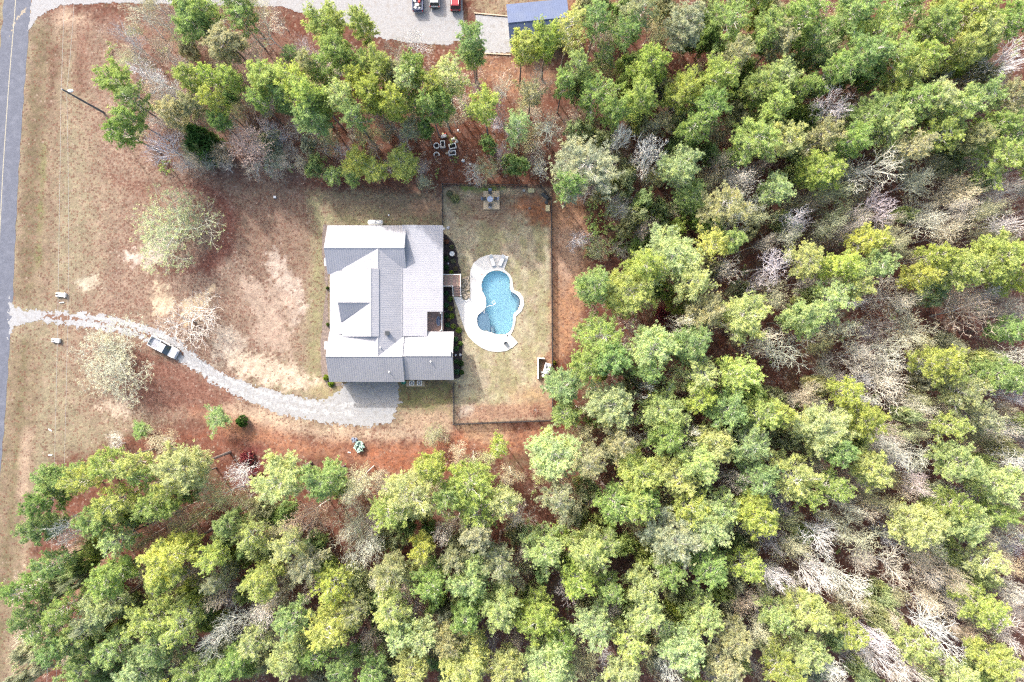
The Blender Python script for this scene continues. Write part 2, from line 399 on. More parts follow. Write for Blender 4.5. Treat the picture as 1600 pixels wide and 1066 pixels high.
# ------------------------------------------------------------------ materials
M = {}
M['gravel'] = simple('pale_gravel', gc(210,212,218), .9, .22, 4, bump=.5, dirt=gc(178,170,162), spec=.1)
M['gravel2'] = simple('lane_gravel', gc(206,207,213), .9, .22, 4, bump=.5, dirt=gc(186,176,170), spec=.1)
M['asphalt'] = simple('asphalt', (.082,.09,.118), .85, .22, 2.5, bump=.2, dirt=(.12,.128,.16), spec=.2)
M['yellow'] = simple('worn_centre_line', (.24,.225,.18), .8, .4, 6, dirt=(.12,.12,.13))
M['roof'] = simple('light_ribbed_metal', (.27,.27,.295), .6, .06, .6, metal=0, spec=.15, dirt=(.24,.24,.262))
M['bluemetal'] = simple('blue_grey_ribbed_metal', (.065,.088,.16), .6, .12, .8, spec=.2, dirt=(.09,.112,.17))
M['trim'] = simple('white_trim', (.58,.58,.58), .5, .08, 4)
M['siding'] = simple('pale_siding', (.66,.66,.64), .6, .08, 3)
M['glass'] = simple('window_glass', (.02,.03,.04), .06, .1, 1, spec=.8)
M['concrete'] = simple('pool_concrete', (.46,.455,.45), .75, .07, 2.5, bump=.1, dirt=(.41,.40,.385))
M['plaster'] = simple('pool_plaster', (.60,.78,.79), .6, .05, 1.5)
M['ledge'] = simple('ledge_plaster', (.36,.41,.46), .6, .12, 4)
M['black'] = simple('black_powder_coat', (.03,.03,.035), .45, .2, 5)
M['wood'] = simple('weathered_boards', (.36,.29,.22), .8, .3, 6, dirt=(.25,.19,.15))
M['redboards'] = simple('reddish_deck_boards', (.36,.23,.19), .8, .3, 5, dirt=(.34,.28,.24))
M['palewood'] = simple('pale_platform_boards', (.44,.35,.24), .8, .22, 4, dirt=(.36,.29,.21))
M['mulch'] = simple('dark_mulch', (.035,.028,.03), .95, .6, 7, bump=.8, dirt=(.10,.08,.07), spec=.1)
M['stone'] = simple('tan_stone', (.36,.30,.23), .9, .35, 3, bump=.3)
M['cement'] = simple('weathered_cement', (.38,.38,.37), .85, .25, 5, dirt=(.3,.29,.26))
M['bark'] = simple('grey_brown_bark', (.17,.14,.13), .9, .4, 5, bump=.5, dirt=(.26,.24,.23), spec=.1)
M['palebark'] = simple('pale_grey_bark', (.56,.54,.52), .85, .3, 4, bump=.3, dirt=(.28,.26,.24), spec=.15)
M['pole'] = simple('treated_pole', (.10,.11,.13), .85, .3, 6)
M['dark'] = simple('dark_plastic', (.03,.035,.04), .5, .2, 4)
M['greybl'] = simple('grey_blue_sling', (.19,.22,.30), .6, .2, 5)
M['yellowp'] = simple('pale_yellow_plastic', (.46,.40,.22), .5, .1, 5, dirt=(.38,.32,.19))
M['green'] = simple('green_plastic', (.03,.30,.22), .45, .1, 5)
M['rubber'] = simple('tyre_rubber', (.02,.02,.02), .8, .2, 8)
M['chrome'] = simple('bright_metal', (.6,.6,.62), .25, .05, 3, metal=.9)
M['wcar'] = simple('white_car_paint', (.46,.47,.49), .2, .03, 1, spec=.6)
M['rcar'] = simple('dark_red_car_paint', (.22,.02,.025), .2, .05, 1, spec=.6)
M['ncar'] = simple('navy_car_paint', (.02,.035,.09), .2, .05, 1, spec=.6)
M['grille'] = simple('grey_liner', (.30,.31,.34), .7, .2, 6)
M['red'] = simple('red_plastic', (.5,.03,.03), .5, .1, 5)
M['white'] = simple('white_plastic', (.56,.56,.56), .45, .06, 5)
M['wire'] = simple('aluminium_wire', (.34,.33,.31), .5, .1, 5)
M['cactus'] = simple('pale_blue_green_pads', (.30,.42,.38), .6, .3, 4, dirt=(.12,.22,.16))
M['needles'] = leafmat('pine_needles', .45)
M['leaves'] = leafmat('broad_leaves', .3)
def objcol(name, rough=.8):
    m, nt, b = nodes(name); oi = N(nt, 'ShaderNodeObjectInfo'); tc = N(nt, 'ShaderNodeTexCoord')
    f = ramp(nt, noise(nt, tc, 3, 4), [(.3, g(.7)), (.7, g(1.2))])
    nt.links.new(mixc(nt, 1, oi.outputs['Color'], f, 'MULTIPLY'), b.inputs['Base Color'])
    b.inputs['Roughness'].default_value = rough; b.inputs['Specular IOR Level'].default_value = .15; return m
M['twig'] = objcol('bare_twigs')
# water: tinted and clear, with fine ripples and a fresnel sheen
m, nt, b = nodes('pool_water')
tr = N(nt, 'ShaderNodeBsdfTransparent'); tr.inputs[0].default_value = (.80,.95,1,1)
gl = N(nt, 'ShaderNodeBsdfGlossy'); gl.inputs['Roughness'].default_value = .04
fr = N(nt, 'ShaderNodeFresnel'); fr.inputs[0].default_value = 1.33
tc = N(nt, 'ShaderNodeTexCoord'); bp = N(nt, 'ShaderNodeBump'); bp.inputs['Strength'].default_value = .06; bp.inputs['Distance'].default_value = .05
nt.links.new(noise(nt, tc, 1.2, 2), bp.inputs['Height']); nt.links.new(bp.outputs[0], gl.inputs['Normal'])
mx = N(nt, 'ShaderNodeMixShader'); nt.links.new(fr.outputs[0], mx.inputs[0]); nt.links.new(tr.outputs[0], mx.inputs[1]); nt.links.new(gl.outputs[0], mx.inputs[2])
nt.links.new(mx.outputs[0], nt.nodes['Material Output'].inputs[0]); M['water'] = m

# ------------------------------------------------------------------ road, lanes
def strip(name, left, right, z, mat, kind='structure'):
    mb = MB(); n = len(left)
    vs = [(*P(*p), z) for p in left] + [(*P(*p), z) for p in right]
    mb.add(vs, [(i, i+1, i+1+n, i+n) for i in range(n-1)])
    return tag(mb.build(name, mat), kind=kind)
ys = list(range(-900, 2200, 20))
def rx(y):
    if y < -140: return 58-(y+140)*.065
    if y > 1300: return -60-(y-1300)*.12
    return float(road_x(y))
def edge(y, off, amp): return (rx(y)+off+amp*math.sin(y*.9)+amp*.7*math.sin(y*2.3+1), y)
ys2 = list(range(-900, 2200, 6))
strip('road', [edge(y, -ROAD_W, .8) for y in ys2], [edge(y, 0, .5) for y in ys2], .012, M['asphalt'])
mb = MB()
for y in ys:
    x0 = rx(y)-24.6; x1 = rx(y+20)-24.6
    a, b_ = P(x0-.7, y), P(x1-.7, y+20); c_, d_ = P(x1+.7, y+20), P(x0+.7, y)
    mb.add([(*a, .017), (*b_, .017), (*c_, .017), (*d_, .017)], [(0,1,2,3)])
tag(mb.build('road_marking', M['yellow']), kind='structure')
def ragged(name, poly, z, mat, res=.16, nz=(3, 2), seed=1, holes=0.0, holepoly=None):
    """a sheet with an uneven edge, cut on a fine grid"""
    xs = [p[0] for p in poly]; yy = [p[1] for p in poly]
    st = res/S
    X, Y = np.meshgrid(np.arange(min(xs)-4, max(xs)+4, st), np.arange(min(yy)-4, max(yy)+4, st), indexing='ij')
    d = sdf(X, Y, poly)+vnoise(X, Y, 14, seed, 3)*nz[0]*2+vnoise(X, Y, 3, seed+5, 2, .7)*nz[1]*2
    k = d > 0
    if holes: k &= ~((vnoise(X, Y, 12, seed+9, 3, .6)+vnoise(X, Y, 3, seed+8, 2)*.6 > .34-holes) & (d < 14))
    I = np.arange(X.size).reshape(X.shape)
    kf = k[:-1,:-1] & k[1:,:-1] & k[1:,1:] & k[:-1,1:]
    F = np.stack([I[:-1,:-1], I[:-1,1:], I[1:,1:], I[1:,:-1]], -1)[kf]
    V = np.stack([(X-800)*S, (533-Y)*S, np.full(X.shape, z)], -1).reshape(-1, 3)
    used, inv = np.unique(F, return_inverse=True)
    me = bpy.data.meshes.new(name); me.from_pydata(V[used].tolist(), [], inv.reshape(-1, 4).tolist()); me.materials.append(mat)
    return tag(link(name, me), kind='structure')
DRIVE = [(15,463),(24,477),(40,483),(80,485),(160,491),(230,507),(274,526),(307,555),(350,583),(400,602),(450,615),(505,625),(527,613),(536,598),(545,592),(621,592),(626,630),(615,658),(575,669),(500,661),(430,647),(380,625),(335,601),(285,569),(262,553),(225,531),(160,515),(90,507),(40,504),(24,514),(12,528)]
ragged('driveway', DRIVE, .02, M['gravel'], .13, (2.4, 7), 3, 0)
TR = [(60,494),(120,498),(190,509),(250,532),(285,552),(320,577),(360,601),(420,624),(490,638),(560,640)]
def ribbon(pts, w_, off=0):
    a = offset(pts+pts[::-1], 0) if False else None; L = []; Rr = []
    for i, p in enumerate(pts):
        q0 = Vector(pts[max(i-1, 0)]); q1 = Vector(pts[min(i+1, len(pts)-1)]); t = (q1-q0).normalized(); nn = Vector((-t.y, t.x)); L.append(tuple(Vector(p)+nn*(off+w_/2))); Rr.append(tuple(Vector(p)+nn*(off-w_/2)))
    return L+Rr[::-1]
ragged('leafy_strip', ribbon(TR[:5], 4.5), .026, simple('leafy_grit', gc(166,122,100), .95, .4, 5), .13, (4, 9), 31, 0)
for o_ in (-6.5, 6.5): ragged('wheel_track', ribbon(TR[1:], 6.5, o_), .026, simple('packed_gravel', gc(232,233,237), .9, .2, 3, dirt=gc(196,194,194)), .13, (2, 9), 33+int(o_), 0)
LANE = [(44,48),(60,26),(95,10),(180,6),(340,10),(440,12),(470,20),(530,34),(560,50),(600,62),(650,70),(700,71),(722,62),(728,40),(724,18),(720,-60),(560,-40),(440,-14),(340,-16),(180,-20),(60,-24),(48,-14)]
ragged('gravel_lane', LANE, .02, M['gravel2'], .16, (3, 2), 7, 0)
ragged('gravel_pad', [(742,22),(795,27),(801,84),(758,83),(740,58)], .022, M['gravel'], .16, (1.2, 1), 9, .0)
ragged('tire_worn_earth', [(36,14),(46,6),(40,22),(26,34),(20,50),(14,60),(20,34)], .016, simple('tan_grit', gc(206,190,168), .9, .3, 4), .16, (2, 2), 12, .1)
# mulch beds round the house
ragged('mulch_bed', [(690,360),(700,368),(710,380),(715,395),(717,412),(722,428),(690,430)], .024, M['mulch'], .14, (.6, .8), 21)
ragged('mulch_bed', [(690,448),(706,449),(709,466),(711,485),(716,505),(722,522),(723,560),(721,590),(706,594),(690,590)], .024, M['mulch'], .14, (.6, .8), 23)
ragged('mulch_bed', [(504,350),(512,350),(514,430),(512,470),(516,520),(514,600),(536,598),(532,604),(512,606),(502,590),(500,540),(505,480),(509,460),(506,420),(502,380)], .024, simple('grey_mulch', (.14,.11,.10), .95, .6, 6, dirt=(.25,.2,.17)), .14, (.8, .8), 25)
# ------------------------------------------------------------------ pool and its deck
def hole_sheet(name, outer, inner, z0, z1, mat, z_in=None):
    """flat slab between two outlines (inner cut out), grid-free: bridge with triangulation"""
    import bmesh
    bm = bmesh.new()
    vo = [bm.verts.new((*P(*p), z1)) for p in outer]; vi = [bm.verts.new((*P(*p), z1)) for p in inner]
    eo = [bm.edges.new((vo[i], vo[(i+1) % len(vo)])) for i in range(len(vo))]
    ei = [bm.edges.new((vi[i], vi[(i+1) % len(vi)])) for i in range(len(vi))]
    bmesh.ops.triangle_fill(bm, edges=eo+ei, use_beauty=True)
    for f in bm.faces:
        if f.normal.z < 0: f.normal_flip()
    bo = [bm.verts.new((v.co.x, v.co.y, z0)) for v in vo]
    for i in range(len(vo)):
        j = (i+1) % len(vo); bm.faces.new((vo[i], vo[j], bo[j], bo[i]))
    bi = [bm.verts.new((v.co.x, v.co.y, z0)) for v in vi]
    for i in range(len(vi)):
        j = (i+1) % len(vi); bm.faces.new((vi[j], vi[i], bi[i], bi[j]))
    me = bpy.data.meshes.new(name); bm.to_mesh(me); bm.free(); me.materials.append(mat)
    return link(name, me)
def offset(poly, d):
    n = len(poly); out = []
    area = sum(poly[i][0]*poly[(i+1) % n][1]-poly[(i+1) % n][0]*poly[i][1] for i in range(n))
    sg = 1 if area > 0 else -1
    for i in range(n):
        a, b_ = Vector(poly[i-1]), Vector(poly[(i+1) % n]); t = (b_-a).normalized()
        out.append((poly[i][0]+t.y*d*sg, poly[i][1]-t.x*d*sg))
    return out
DECKs = []
for i, p in enumerate(DECK): DECKs.append(p)
pd = hole_sheet('pool_deck', DECKs, offset(POOL, 1.6), -.3, .10, M['concrete']); tag(pd, kind='structure')
pool = thing('swimming_pool', 'curvy freeform swimming pool with pale blue water', 'pool', (*P(780,470), 0))
def rel(o, root): o.parent = root; o.location = -root.location; return o
cp = hole_sheet('coping', offset(POOL, 1.55), POOL, -.1, .125, simple('white_coping', (.58,.575,.57), .6, .05, 3)); rel(cp, pool)
mb = MB(); pw = [P(*p) for p in POOL]
if sum(pw[i][0]*pw[(i+1) % len(pw)][1]-pw[(i+1) % len(pw)][0]*pw[i][1] for i in range(len(pw))) < 0: pw = pw[::-1]
n = len(pw); DEP = -1.7
mb.add([(x, y, -.1) for x, y in pw]+[(x, y, DEP) for x, y in pw], [((i+1) % n, i, i+n, (i+1) % n+n) for i in range(n)]+[tuple(range(n, 2*n))])
rel(mb.build('basin', M['plaster']), pool)
mb = MB(); mb.add([(x, y, -.09) for x, y in pw], [tuple(range(n))]); rel(mb.build('water', M['water']), pool)
LED = cv([(398,616),(425,655),(442,700),(450,760),(449,826),(380,812),(338,777),(326,720),(333,668),(370,638)])
mb = MB(); mb.prism([P(*p) for p in LED], DEP+.01, -.32); rel(mb.build('tanning_ledge', M['ledge']), pool)
SEAT = cv([(640,447),(690,478),(722,522),(718,580),(700,622),(690,600),(702,560),(696,520),(672,495),(645,475)])
mb = MB(); mb.prism([P(*p) for p in SEAT], DEP+.01, -.6); rel(mb.build('bench', M['ledge']), pool)
for k in range(2):
    mb = MB(); mb.prism([P(*p) for p in cv([(449,760),(466+k*14,765),(484+k*12,800),(482+k*12,836),(449,828)])], DEP+.01, -.62-.35*k); rel(mb.build('step', M['ledge']), pool)
for k in range(2):
    q = P(*cv([(466+k*12, 800)])[0])
    mb = MB(); mb.tube([(q[0], q[1]-.45, .12), (q[0], q[1]-.4, .75), (q[0], q[1]-.1, .95), (q[0], q[1]+.35, .6), (q[0]+.02, q[1]+.5, -.5)], .03, 6)
    rel(mb.build('handrail', M['chrome']), pool)
for q in ((459,345),(538,347)):
    c_ = P(*cv([q])[0]); mb = MB(); mb.lathe(c_, [(.14, DEP+.01), (.14, DEP+.05), (.08, DEP+.06)], 12); rel(mb.build('drain_cover', M['white']), pool)
# cleaner hose floating on the water
hp = [(395,650),(410,600),(440,582),(470,578),(492,566),(496,548),(482,534),(468,545),(470,562),(490,572)]
mb = MB(); mb.tube([(*P(*cv([q])[0]), -.05) for q in catmull(hp, 3)[:-3]], .05, 6)
tag(mb.build('cleaner_hose', M['white']), 'white pool cleaner hose looped on the pale blue water', 'hose')
for i, q in enumerate(((373,291),(610,858))):
    c_ = P(*cv([q])[0]); mb = MB(); mb.lathe(c_, [(.15, .1), (.15, .12), (.12, .125)], 12)
    tag(mb.build('skimmer_lid', M['redboards' if i == 0 else 'dark']), ('small brownish skimmer lid on deck left of pool top', 'small dark skimmer lid on deck below pool')[i], 'lid')
# stones between steps and pool deck
mb = MB(); sp = [(722,431),(734,431),(734.5,466),(729,469),(723,466),(720.5,452)]
for _ in range(170):
    x, y = random.uniform(720,735), random.uniform(430,469)
    if inpoly(x, y, sp) < .8: continue
    q = P(x, y); r = random.uniform(.12,.25); a = random.random()*3
    pr = [(r*.7, 0), (r, r*.4), (r*.6, r*.8)]; nn = 6
    vs = [(q[0]+pp[0]*math.cos(a+2*math.pi*k/nn)*random.uniform(.75,1.2), q[1]+pp[0]*math.sin(a+2*math.pi*k/nn)*random.uniform(.6,1), pp[1]) for pp in pr for k in range(nn)]
    mb.add(vs, [(i*nn+k, i*nn+(k+1) % nn, (i+1)*nn+(k+1) % nn, (i+1)*nn+k) for i in range(2) for k in range(nn)]+[tuple(range(2*nn, 3*nn))])
tag(mb.build('landscape_stones', M['stone']), 'bed of loose tan stones between the steps and pool deck', 'stones', kind='stuff')

# ------------------------------------------------------------------ house
house = thing('house', 'large house with light grey ribbed metal roof of crossing gables', 'house', (-21.5, 6.5, 0))
hl = house.location
def hb(mb, name, mat, **k):
    mb.v = [(x-hl.x, y-hl.y, z) for x, y, z in mb.v]
    return mb.build(name, mat, house, **k)
def slope(poly, name='roof_slope', mat=None, sp=.38, thick=.14, rootf=None):
    """roof plane: poly (3-D, planar, convex). Ribs run down the slope."""
    pts = [Vector(p) for p in poly]
    nrm = (pts[1]-pts[0]).cross(pts[2]-pts[0]).normalized()
    if nrm.z < 0: pts = pts[::-1]; nrm = -nrm
    down = Vector((nrm.x, nrm.y, 0)); down = (down - nrm*down.dot(nrm)).normalized()
    u = nrm.cross(down).normalized(); o = pts[0]; n = len(pts)
    mb = MB()
    low = [p-nrm*thick for p in pts]
    mb.add(pts+low, [tuple(range(n)), tuple(range(2*n-1, n-1, -1))]+[(i, i+n, (i+1) % n+n, (i+1) % n) for i in range(n)])
    uv = [((p-o).dot(u), (p-o).dot(down)) for p in pts]
    u0 = min(a for a, _ in uv); u1 = max(a for a, _ in uv)
    k = u0+sp*.5
    while k < u1:
        hits = []
        for i in range(n):
            (a0, b0), (a1, b1) = uv[i], uv[(i+1) % n]
            if (a0-k)*(a1-k) < 0: hits.append(b0+(b1-b0)*(k-a0)/(a1-a0))
        if len(hits) >= 2:
            v0, v1 = min(hits), max(hits)
            if v1-v0 > .1:
                w2 = .045; c8 = []
                for hh in (-.01, .014):
                    ww = w2 if hh < 0 else w2*.6
                    for a, b_ in ((k-ww, v0), (k+ww, v0), (k+ww, v1), (k-ww, v1)): c8.append(o+u*a+down*b_+nrm*hh)
                mb.add(c8, [(7,6,5,4),(0,1,5,4)[::-1],(1,2,6,5)[::-1],(2,3,7,6)[::-1],(3,0,4,7)[::-1]])
        k += sp
    if rootf: return rootf(mb, name, mat or M['roof'])
    return hb(mb, name, mat or M['roof'])
def cap(a, b_, rootf=hb, mat=None, w_=.16):
    a, b_ = Vector(a), Vector(b_); d = (b_-a).normalized(); s_ = d.cross(Vector((0,0,1))).normalized()*w_; up = Vector((0,0,.07))
    dn = Vector((0,0,-.06))
    mb = MB(); mb.add([a-s_+dn, a+up, a+s_+dn, b_-s_+dn, b_+up, b_+s_+dn], [(0,1,4,3),(1,2,5,4),(0,2,1),(3,4,5),(0,3,5,2)])
    return rootf(mb, 'ridge_cap', mat or M['roof'])
def gable_x(x0, x1, yr, yn, ys_, E, Rr, wall=.5):
    """ridge along x"""
    slope([(x0,yr,Rr),(x1,yr,Rr),(x1,yn,E),(x0,yn,E)]); slope([(x0,yr,Rr),(x1,yr,Rr),(x1,ys_,E),(x0,ys_,E)])
    cap((x0,yr,Rr),(x1,yr,Rr))
    s1 = (Rr-E)/(yn-yr)
    for x in (x0+.45, x1-.45-.12):
        mb = MB(); vs = [(yn-wall, E+s1*wall-.2), (yr, Rr-.2), (ys_+wall, E+s1*wall-.2), (ys_+wall, 3.0), (yn-wall, 3.0)]
        nn = len(vs); mb.add([(x,a,b_) for a,b_ in vs]+[(x+.12,a,b_) for a,b_ in vs], [tuple(range(nn)), tuple(range(2*nn-1,nn-1,-1))]+[(i,i+nn,(i+1)%nn+nn,(i+1)%nn) for i in range(nn)])
        hb(mb, 'gable_wall', M['siding'])
    for x in (x0, x1-.06):
        for ye in (yn, ys_):
            mb = MB(); mb.add([(x,yr,Rr-.16),(x,ye,E-.16),(x,ye,E-.36),(x,yr,Rr-.38),(x+.06,yr,Rr-.16),(x+.06,ye,E-.16),(x+.06,ye,E-.36),(x+.06,yr,Rr-.38)],
                              [(0,1,2,3),(7,6,5,4),(0,4,5,1),(1,5,6,2),(2,6,7,3),(3,7,4,0)]); hb(mb, 'rake_board', M['trim'])
    for yy_ in (yn-.02, ys_+.02):
        mb = MB(); mb.box(x0+.07, x1-.07, yy_-.03, yy_+.03, E-.34, E-.15); hb(mb, 'fascia', M['trim'])
E0, R0 = 4.0, 6.3
gable_x(-31.35, -17.95, 15.5, 19.65, 11.4, E0, R0)
gable_x(-31.05, -18.25, -2.6, 1.6, -6.95, E0, R0)
gable_x(-18.6, -9.9, -2.52, 1.6, -6.62, 3.78, 6.05)
# cross roof: lower ridge through, taller middle part
XR, XM, XE, XWb, XP = -22.3, -23.36, -18.55, -28.76, -30.95
yt, yb = 15.4, -2.5
slope([(XR,yt,6.28),(XR,yb,6.28),(XE,yb,4.5),(XE,yt,4.5)]); slope([(XR,yt,6.28),(XR,yb,6.28),(XWb,yb,4.44),(XWb,yt,4.44)])
cap((XR,yt,6.28),(XR,yb,6.28))
m0, m1 = .75, 12.05; ze = 8.24-(8.24-4.97)*((XR+.0)-XM)/(XE-XM)
slope([(XM,m1,6.80),(XM,m0,6.80),(XR+.15,m0,6.33),(XR+.15,m1,6.33)]); slope([(XM,m1,6.80),(XM,m0,6.80),(XWb,m0,4.48),(XWb,m1,4.48)])
cap((XM,m1,6.80),(XM,m0,6.80))
for yy_ in (m1-.4, m0+.28):
    mb = MB(); nn = 4; vs = [(XWb+.2,4.3),(XM,6.65),(XR,6.1),(XR,4.3)]
    mb.add([(a,yy_,b_) for a,b_ in vs]+[(a,yy_+.12,b_) for a,b_ in vs], [tuple(range(nn)), tuple(range(2*nn-1,nn-1,-1))]+[(i,i+nn,(i+1)%nn+nn,(i+1)%nn) for i in range(nn)]); hb(mb, 'gable_wall', M['siding'])
# porch roof in front, long shed roof behind
slope([(XWb+.05,11.9,4.5),(XWb+.05,1.2,4.5),(XP,1.2,3.95),(XP,11.9,3.95)])
slope([(XE-.05,19.65,4.53),(XE-.05,4.98,4.53),(-11.75,4.98,4.15),(-11.75,19.65,4.15)])
slope([(XE-.05,4.98,4.53),(XE-.05,.8,4.53),(-14.37,.8,4.28),(-14.37,4.98,4.28)])
cap((XE,15.4,4.56),(XE,.8,4.56), w_=.12)
for b6 in ((-11.79,-11.71,5.0,19.6,3.81,4.07), (-18,-11.8,19.58,19.64,3.85,4.05), (-30.99,-30.91,1.7,11.3,3.6,3.83)):
    mb = MB(); mb.box(*b6); hb(mb, 'fascia', M['trim'])
# cross gable dormer on the front slope
yd = 6.4; slope([(-28.9,yd,6.75),(-23.45,yd,6.75),(-28.9,yd+3.2,4.55)]); slope([(-28.9,yd,6.75),(-23.45,yd,6.75),(-28.9,yd-3.2,4.55)])
cap((-28.9,yd,6.75),(-23.5,yd,6.75), w_=.12)
mb = MB(); mb.add([(-28.6,yd-2.9,4.3),(-28.6,yd+2.9,4.3),(-28.6,yd,6.5),(-28.45,yd-2.9,4.3),(-28.45,yd+2.9,4.3),(-28.45,yd,6.5)], [(0,2,1),(3,4,5),(0,1,4,3),(1,2,5,4),(2,0,3,5)]); hb(mb, 'gable_wall', M['siding'])
# walls
mb = MB()
mb.box(-30.8,-18.5,11.9,19.1,0,4.05); mb.box(-30.5,-18.7,-6.45,1.1,0,4.05); mb.box(-18.69,-10.4,-6.1,1.1,0,3.82)
mb.box(-28.5,-18.7,1.1,11.9,0,4.28); mb.box(-18.69,-14.9,1.1,19.1,0,4.1)
hb(mb, 'wall', M['siding'])
# porches
mb = MB(); mb.box(-30.7,-28.5,1.15,11.85,0,.6); hb(mb, 'porch_floor', M['cement'])
mb = MB(); mb.box(-14.9,-11.95,1.15,19.2,.9,1.15); hb(mb, 'porch_floor', M['redboards'])
for yy_ in (1.9, 4.9, 8.1, 11.1):
    mb = MB(); mb.box(-30.65,-30.4,yy_-.12,yy_+.12,.6,3.95); hb(mb, 'porch_post', M['trim'])
for yy_ in (1.8, 4.8, 9.3, 11.9, 15.5, 19.0):
    mb = MB(); mb.box(-12.25,-12.05,yy_-.1,yy_+.1,0,4.0); hb(mb, 'porch_post', M['trim'])
mb = MB()
for a, b_ in ((1.9,4.7),(4.9,9.2),(12,15.4),(15.6,18.9)):
    mb.box(-12.2,-12.1,a,b_,2.05,2.12); mb.box(-12.2,-12.1,a,b_,1.25,1.3)
    k = a+.12
    while k < b_: mb.box(-12.17,-12.13,k-.02,k+.02,1.3,2.05); k += .14
tag(hb(mb, 'porch_rail', M['trim']), kind='stuff')
def window(x, y, zc, w_, h_, ax):
    mb = MB()
    t = .06
    if ax == 'x':
        mb.box(x-t,x+t,y-w_/2-.1,y+w_/2+.1,zc-h_/2-.1,zc+h_/2+.1)
    else: mb.box(x-w_/2-.1,x+w_/2+.1,y-t,y+t,zc-h_/2-.1,zc+h_/2+.1)
    f_ = hb(mb, 'window', M['trim'])
    mb = MB(); t = .075
    if ax == 'x': mb.box(x-t,x+t,y-w_/2,y+w_/2,zc-h_/2,zc+h_/2)
    else: mb.box(x-w_/2,x+w_/2,y-t,y+t,zc-h_/2,zc+h_/2)
    mb.v = [(a-hl.x, b_-hl.y, c_) for a, b_, c_ in mb.v]; mb.build('pane', M['glass'], f_)
for y in (13.6, 17.4): window(-30.8, y, 2.3, 1.2, 1.6, 'x')
for y in (-4.6, -1.0): window(-30.5, y, 2.3, 1.2, 1.6, 'x')
for y in (3.0, 9.8): window(-28.5, y, 2.4, 1.3, 1.7, 'x')
for y in (7.5, 13.5, 17.0): window(-14.9, y, 2.7, 1.6, 1.7, 'x')
for x in (-28, -24, -20): window(x, 19.1, 2.4, 1.1, 1.4, 'y')
window(-12.5, -6.1, 2.3, 1.1, 1.3, 'y'); window(-10.4, -2.5, 2.4, 1.4, 1.4, 'x')
mb = MB(); mb.box(-28.56,-28.44,6.0,7.1,.62,2.8); hb(mb, 'door', M['redboards'])
mb = MB(); mb.box(-14.96,-14.84,10.0,11.4,1.16,3.3); hb(mb, 'door', M['trim'])
for x in (-27.5, -22.5):
    mb = MB(); mb.box(x-1.4,x+1.4,-6.5,-6.4,.05,2.5)
    d_ = hb(mb, 'garage_door', M['trim'])
    for k in range(4):
        mb = MB(); mb.box(x-1.35,x+1.35,-6.53,-6.5,.1+k*.6,.66+k*.6); mb.v = [(a-hl.x, b_-hl.y, c_) for a, b_, c_ in mb.v]; mb.build('panel', M['trim'], d_)
# small canopies on the front gable ends, vents
for yy_ in (13.9, -.3):
    mb = MB(); y2 = yy_; mb.add([(-31.3,y2-1.2,4.2),(-31.3,y2+.3,4.2),(-31.95,y2+.2,3.9),(-31.95,y2-1.1,3.9),(-31.3,y2-1.2,4.05),(-31.3,y2+.3,4.05),(-31.95,y2+.2,3.8),(-31.95,y2-1.1,3.8)], [(0,1,2,3)[::-1],(4,5,6,7),(0,3,7,4),(3,2,6,7),(2,1,5,6),(0,4,5,1)]); hb(mb, 'canopy', M['roof'])
def onroof(pxx, pyy, h): return P(pxx, pyy, h)
q = onroof(606, 521, 5.6); mb = MB(); mb.obox(q, .5, .5, 4.9, 6.0); mb.obox(q, .7, .7, 6.0, 6.12); hb(mb, 'chimney_vent', M['dark'])
for a, b_, h0 in ((594.6,543,6.05),(608,581,4.95),(673,565,5.5)):
    q = onroof(a, b_, h0); mb = MB(); mb.lathe(q, [(.09, h0-1), (.09, h0+.25), (.14, h0+.27), (.14, h0+.33)], 10); hb(mb, 'vent_pipe', M['white'])
mb = MB(); q = P(705, 554, 6.1); mb.obox(q, .15, .8, 5.7, 6.2); hb(mb, 'roof_vent', M['dark'])
# deck and steps to the pool
dk = thing('back_deck', 'small reddish board deck with white rails and steps by the pool', 'deck', (-10.4, 10.5, 0)); dl = dk.location
def db(mb, name, mat):
    mb.v = [(x-dl.x, y-dl.y, z) for x, y, z in mb.v]; return mb.build(name, mat, dk)
x = -11.9; k = 0
while x < -8.95:
    mb = MB(); mb.box(x, x+.175, 9.5, 11.5, 1.1, 1.14); db(mb, 'board', M['redboards'] if k % 5 != 2 else M['wood']); x += .19; k += 1
mb = MB(); mb.box(-11.9,-8.95,9.52,11.48,.95,1.09)
for a in (-11.7,-9.1):
    for b_ in (9.6,11.4): mb.box(a-.07,a+.07,b_-.07,b_+.07,0,.95)
db(mb, 'frame', M['wood'])
for k in range(6):
    mb = MB(); mb.box(-10.15,-9.0,9.5-.27*(k+1),9.5-.27*k-.02,.95-.17*k-.04,.95-.17*k); db(mb, 'tread', M['redboards'])
def rail(pts):
    mb = MB()
    for (x0,y0,z0),(x1,y1,z1) in zip(pts, pts[1:]):
        mb.tube([(x0,y0,z0+.95),(x1,y1,z1+.95)], .07, 4); L = math.hypot(x1-x0, y1-y0); n_ = max(2, int(L/.14))
        for i in range(n_+1):
            t = i/n_; mb.tube([(x0+(x1-x0)*t, y0+(y1-y0)*t, z0+(z1-z0)*t+.08),(x0+(x1-x0)*t, y0+(y1-y0)*t, z0+(z1-z0)*t+.95)], .018, 4)
    for p in pts: mb.box(p[0]-.08,p[0]+.08,p[1]-.08,p[1]+.08,max(p[2]-.1,0),p[2]+1.05)
    db(mb, 'railing', M['trim'])
rail([(-11.8,11.5,1.14),(-8.9,11.5,1.14),(-8.9,9.5,1.14),(-8.9,7.9,.1)]); rail([(-11.8,9.5,1.14),(-10.25,9.5,1.14),(-10.25,7.9,.1)])
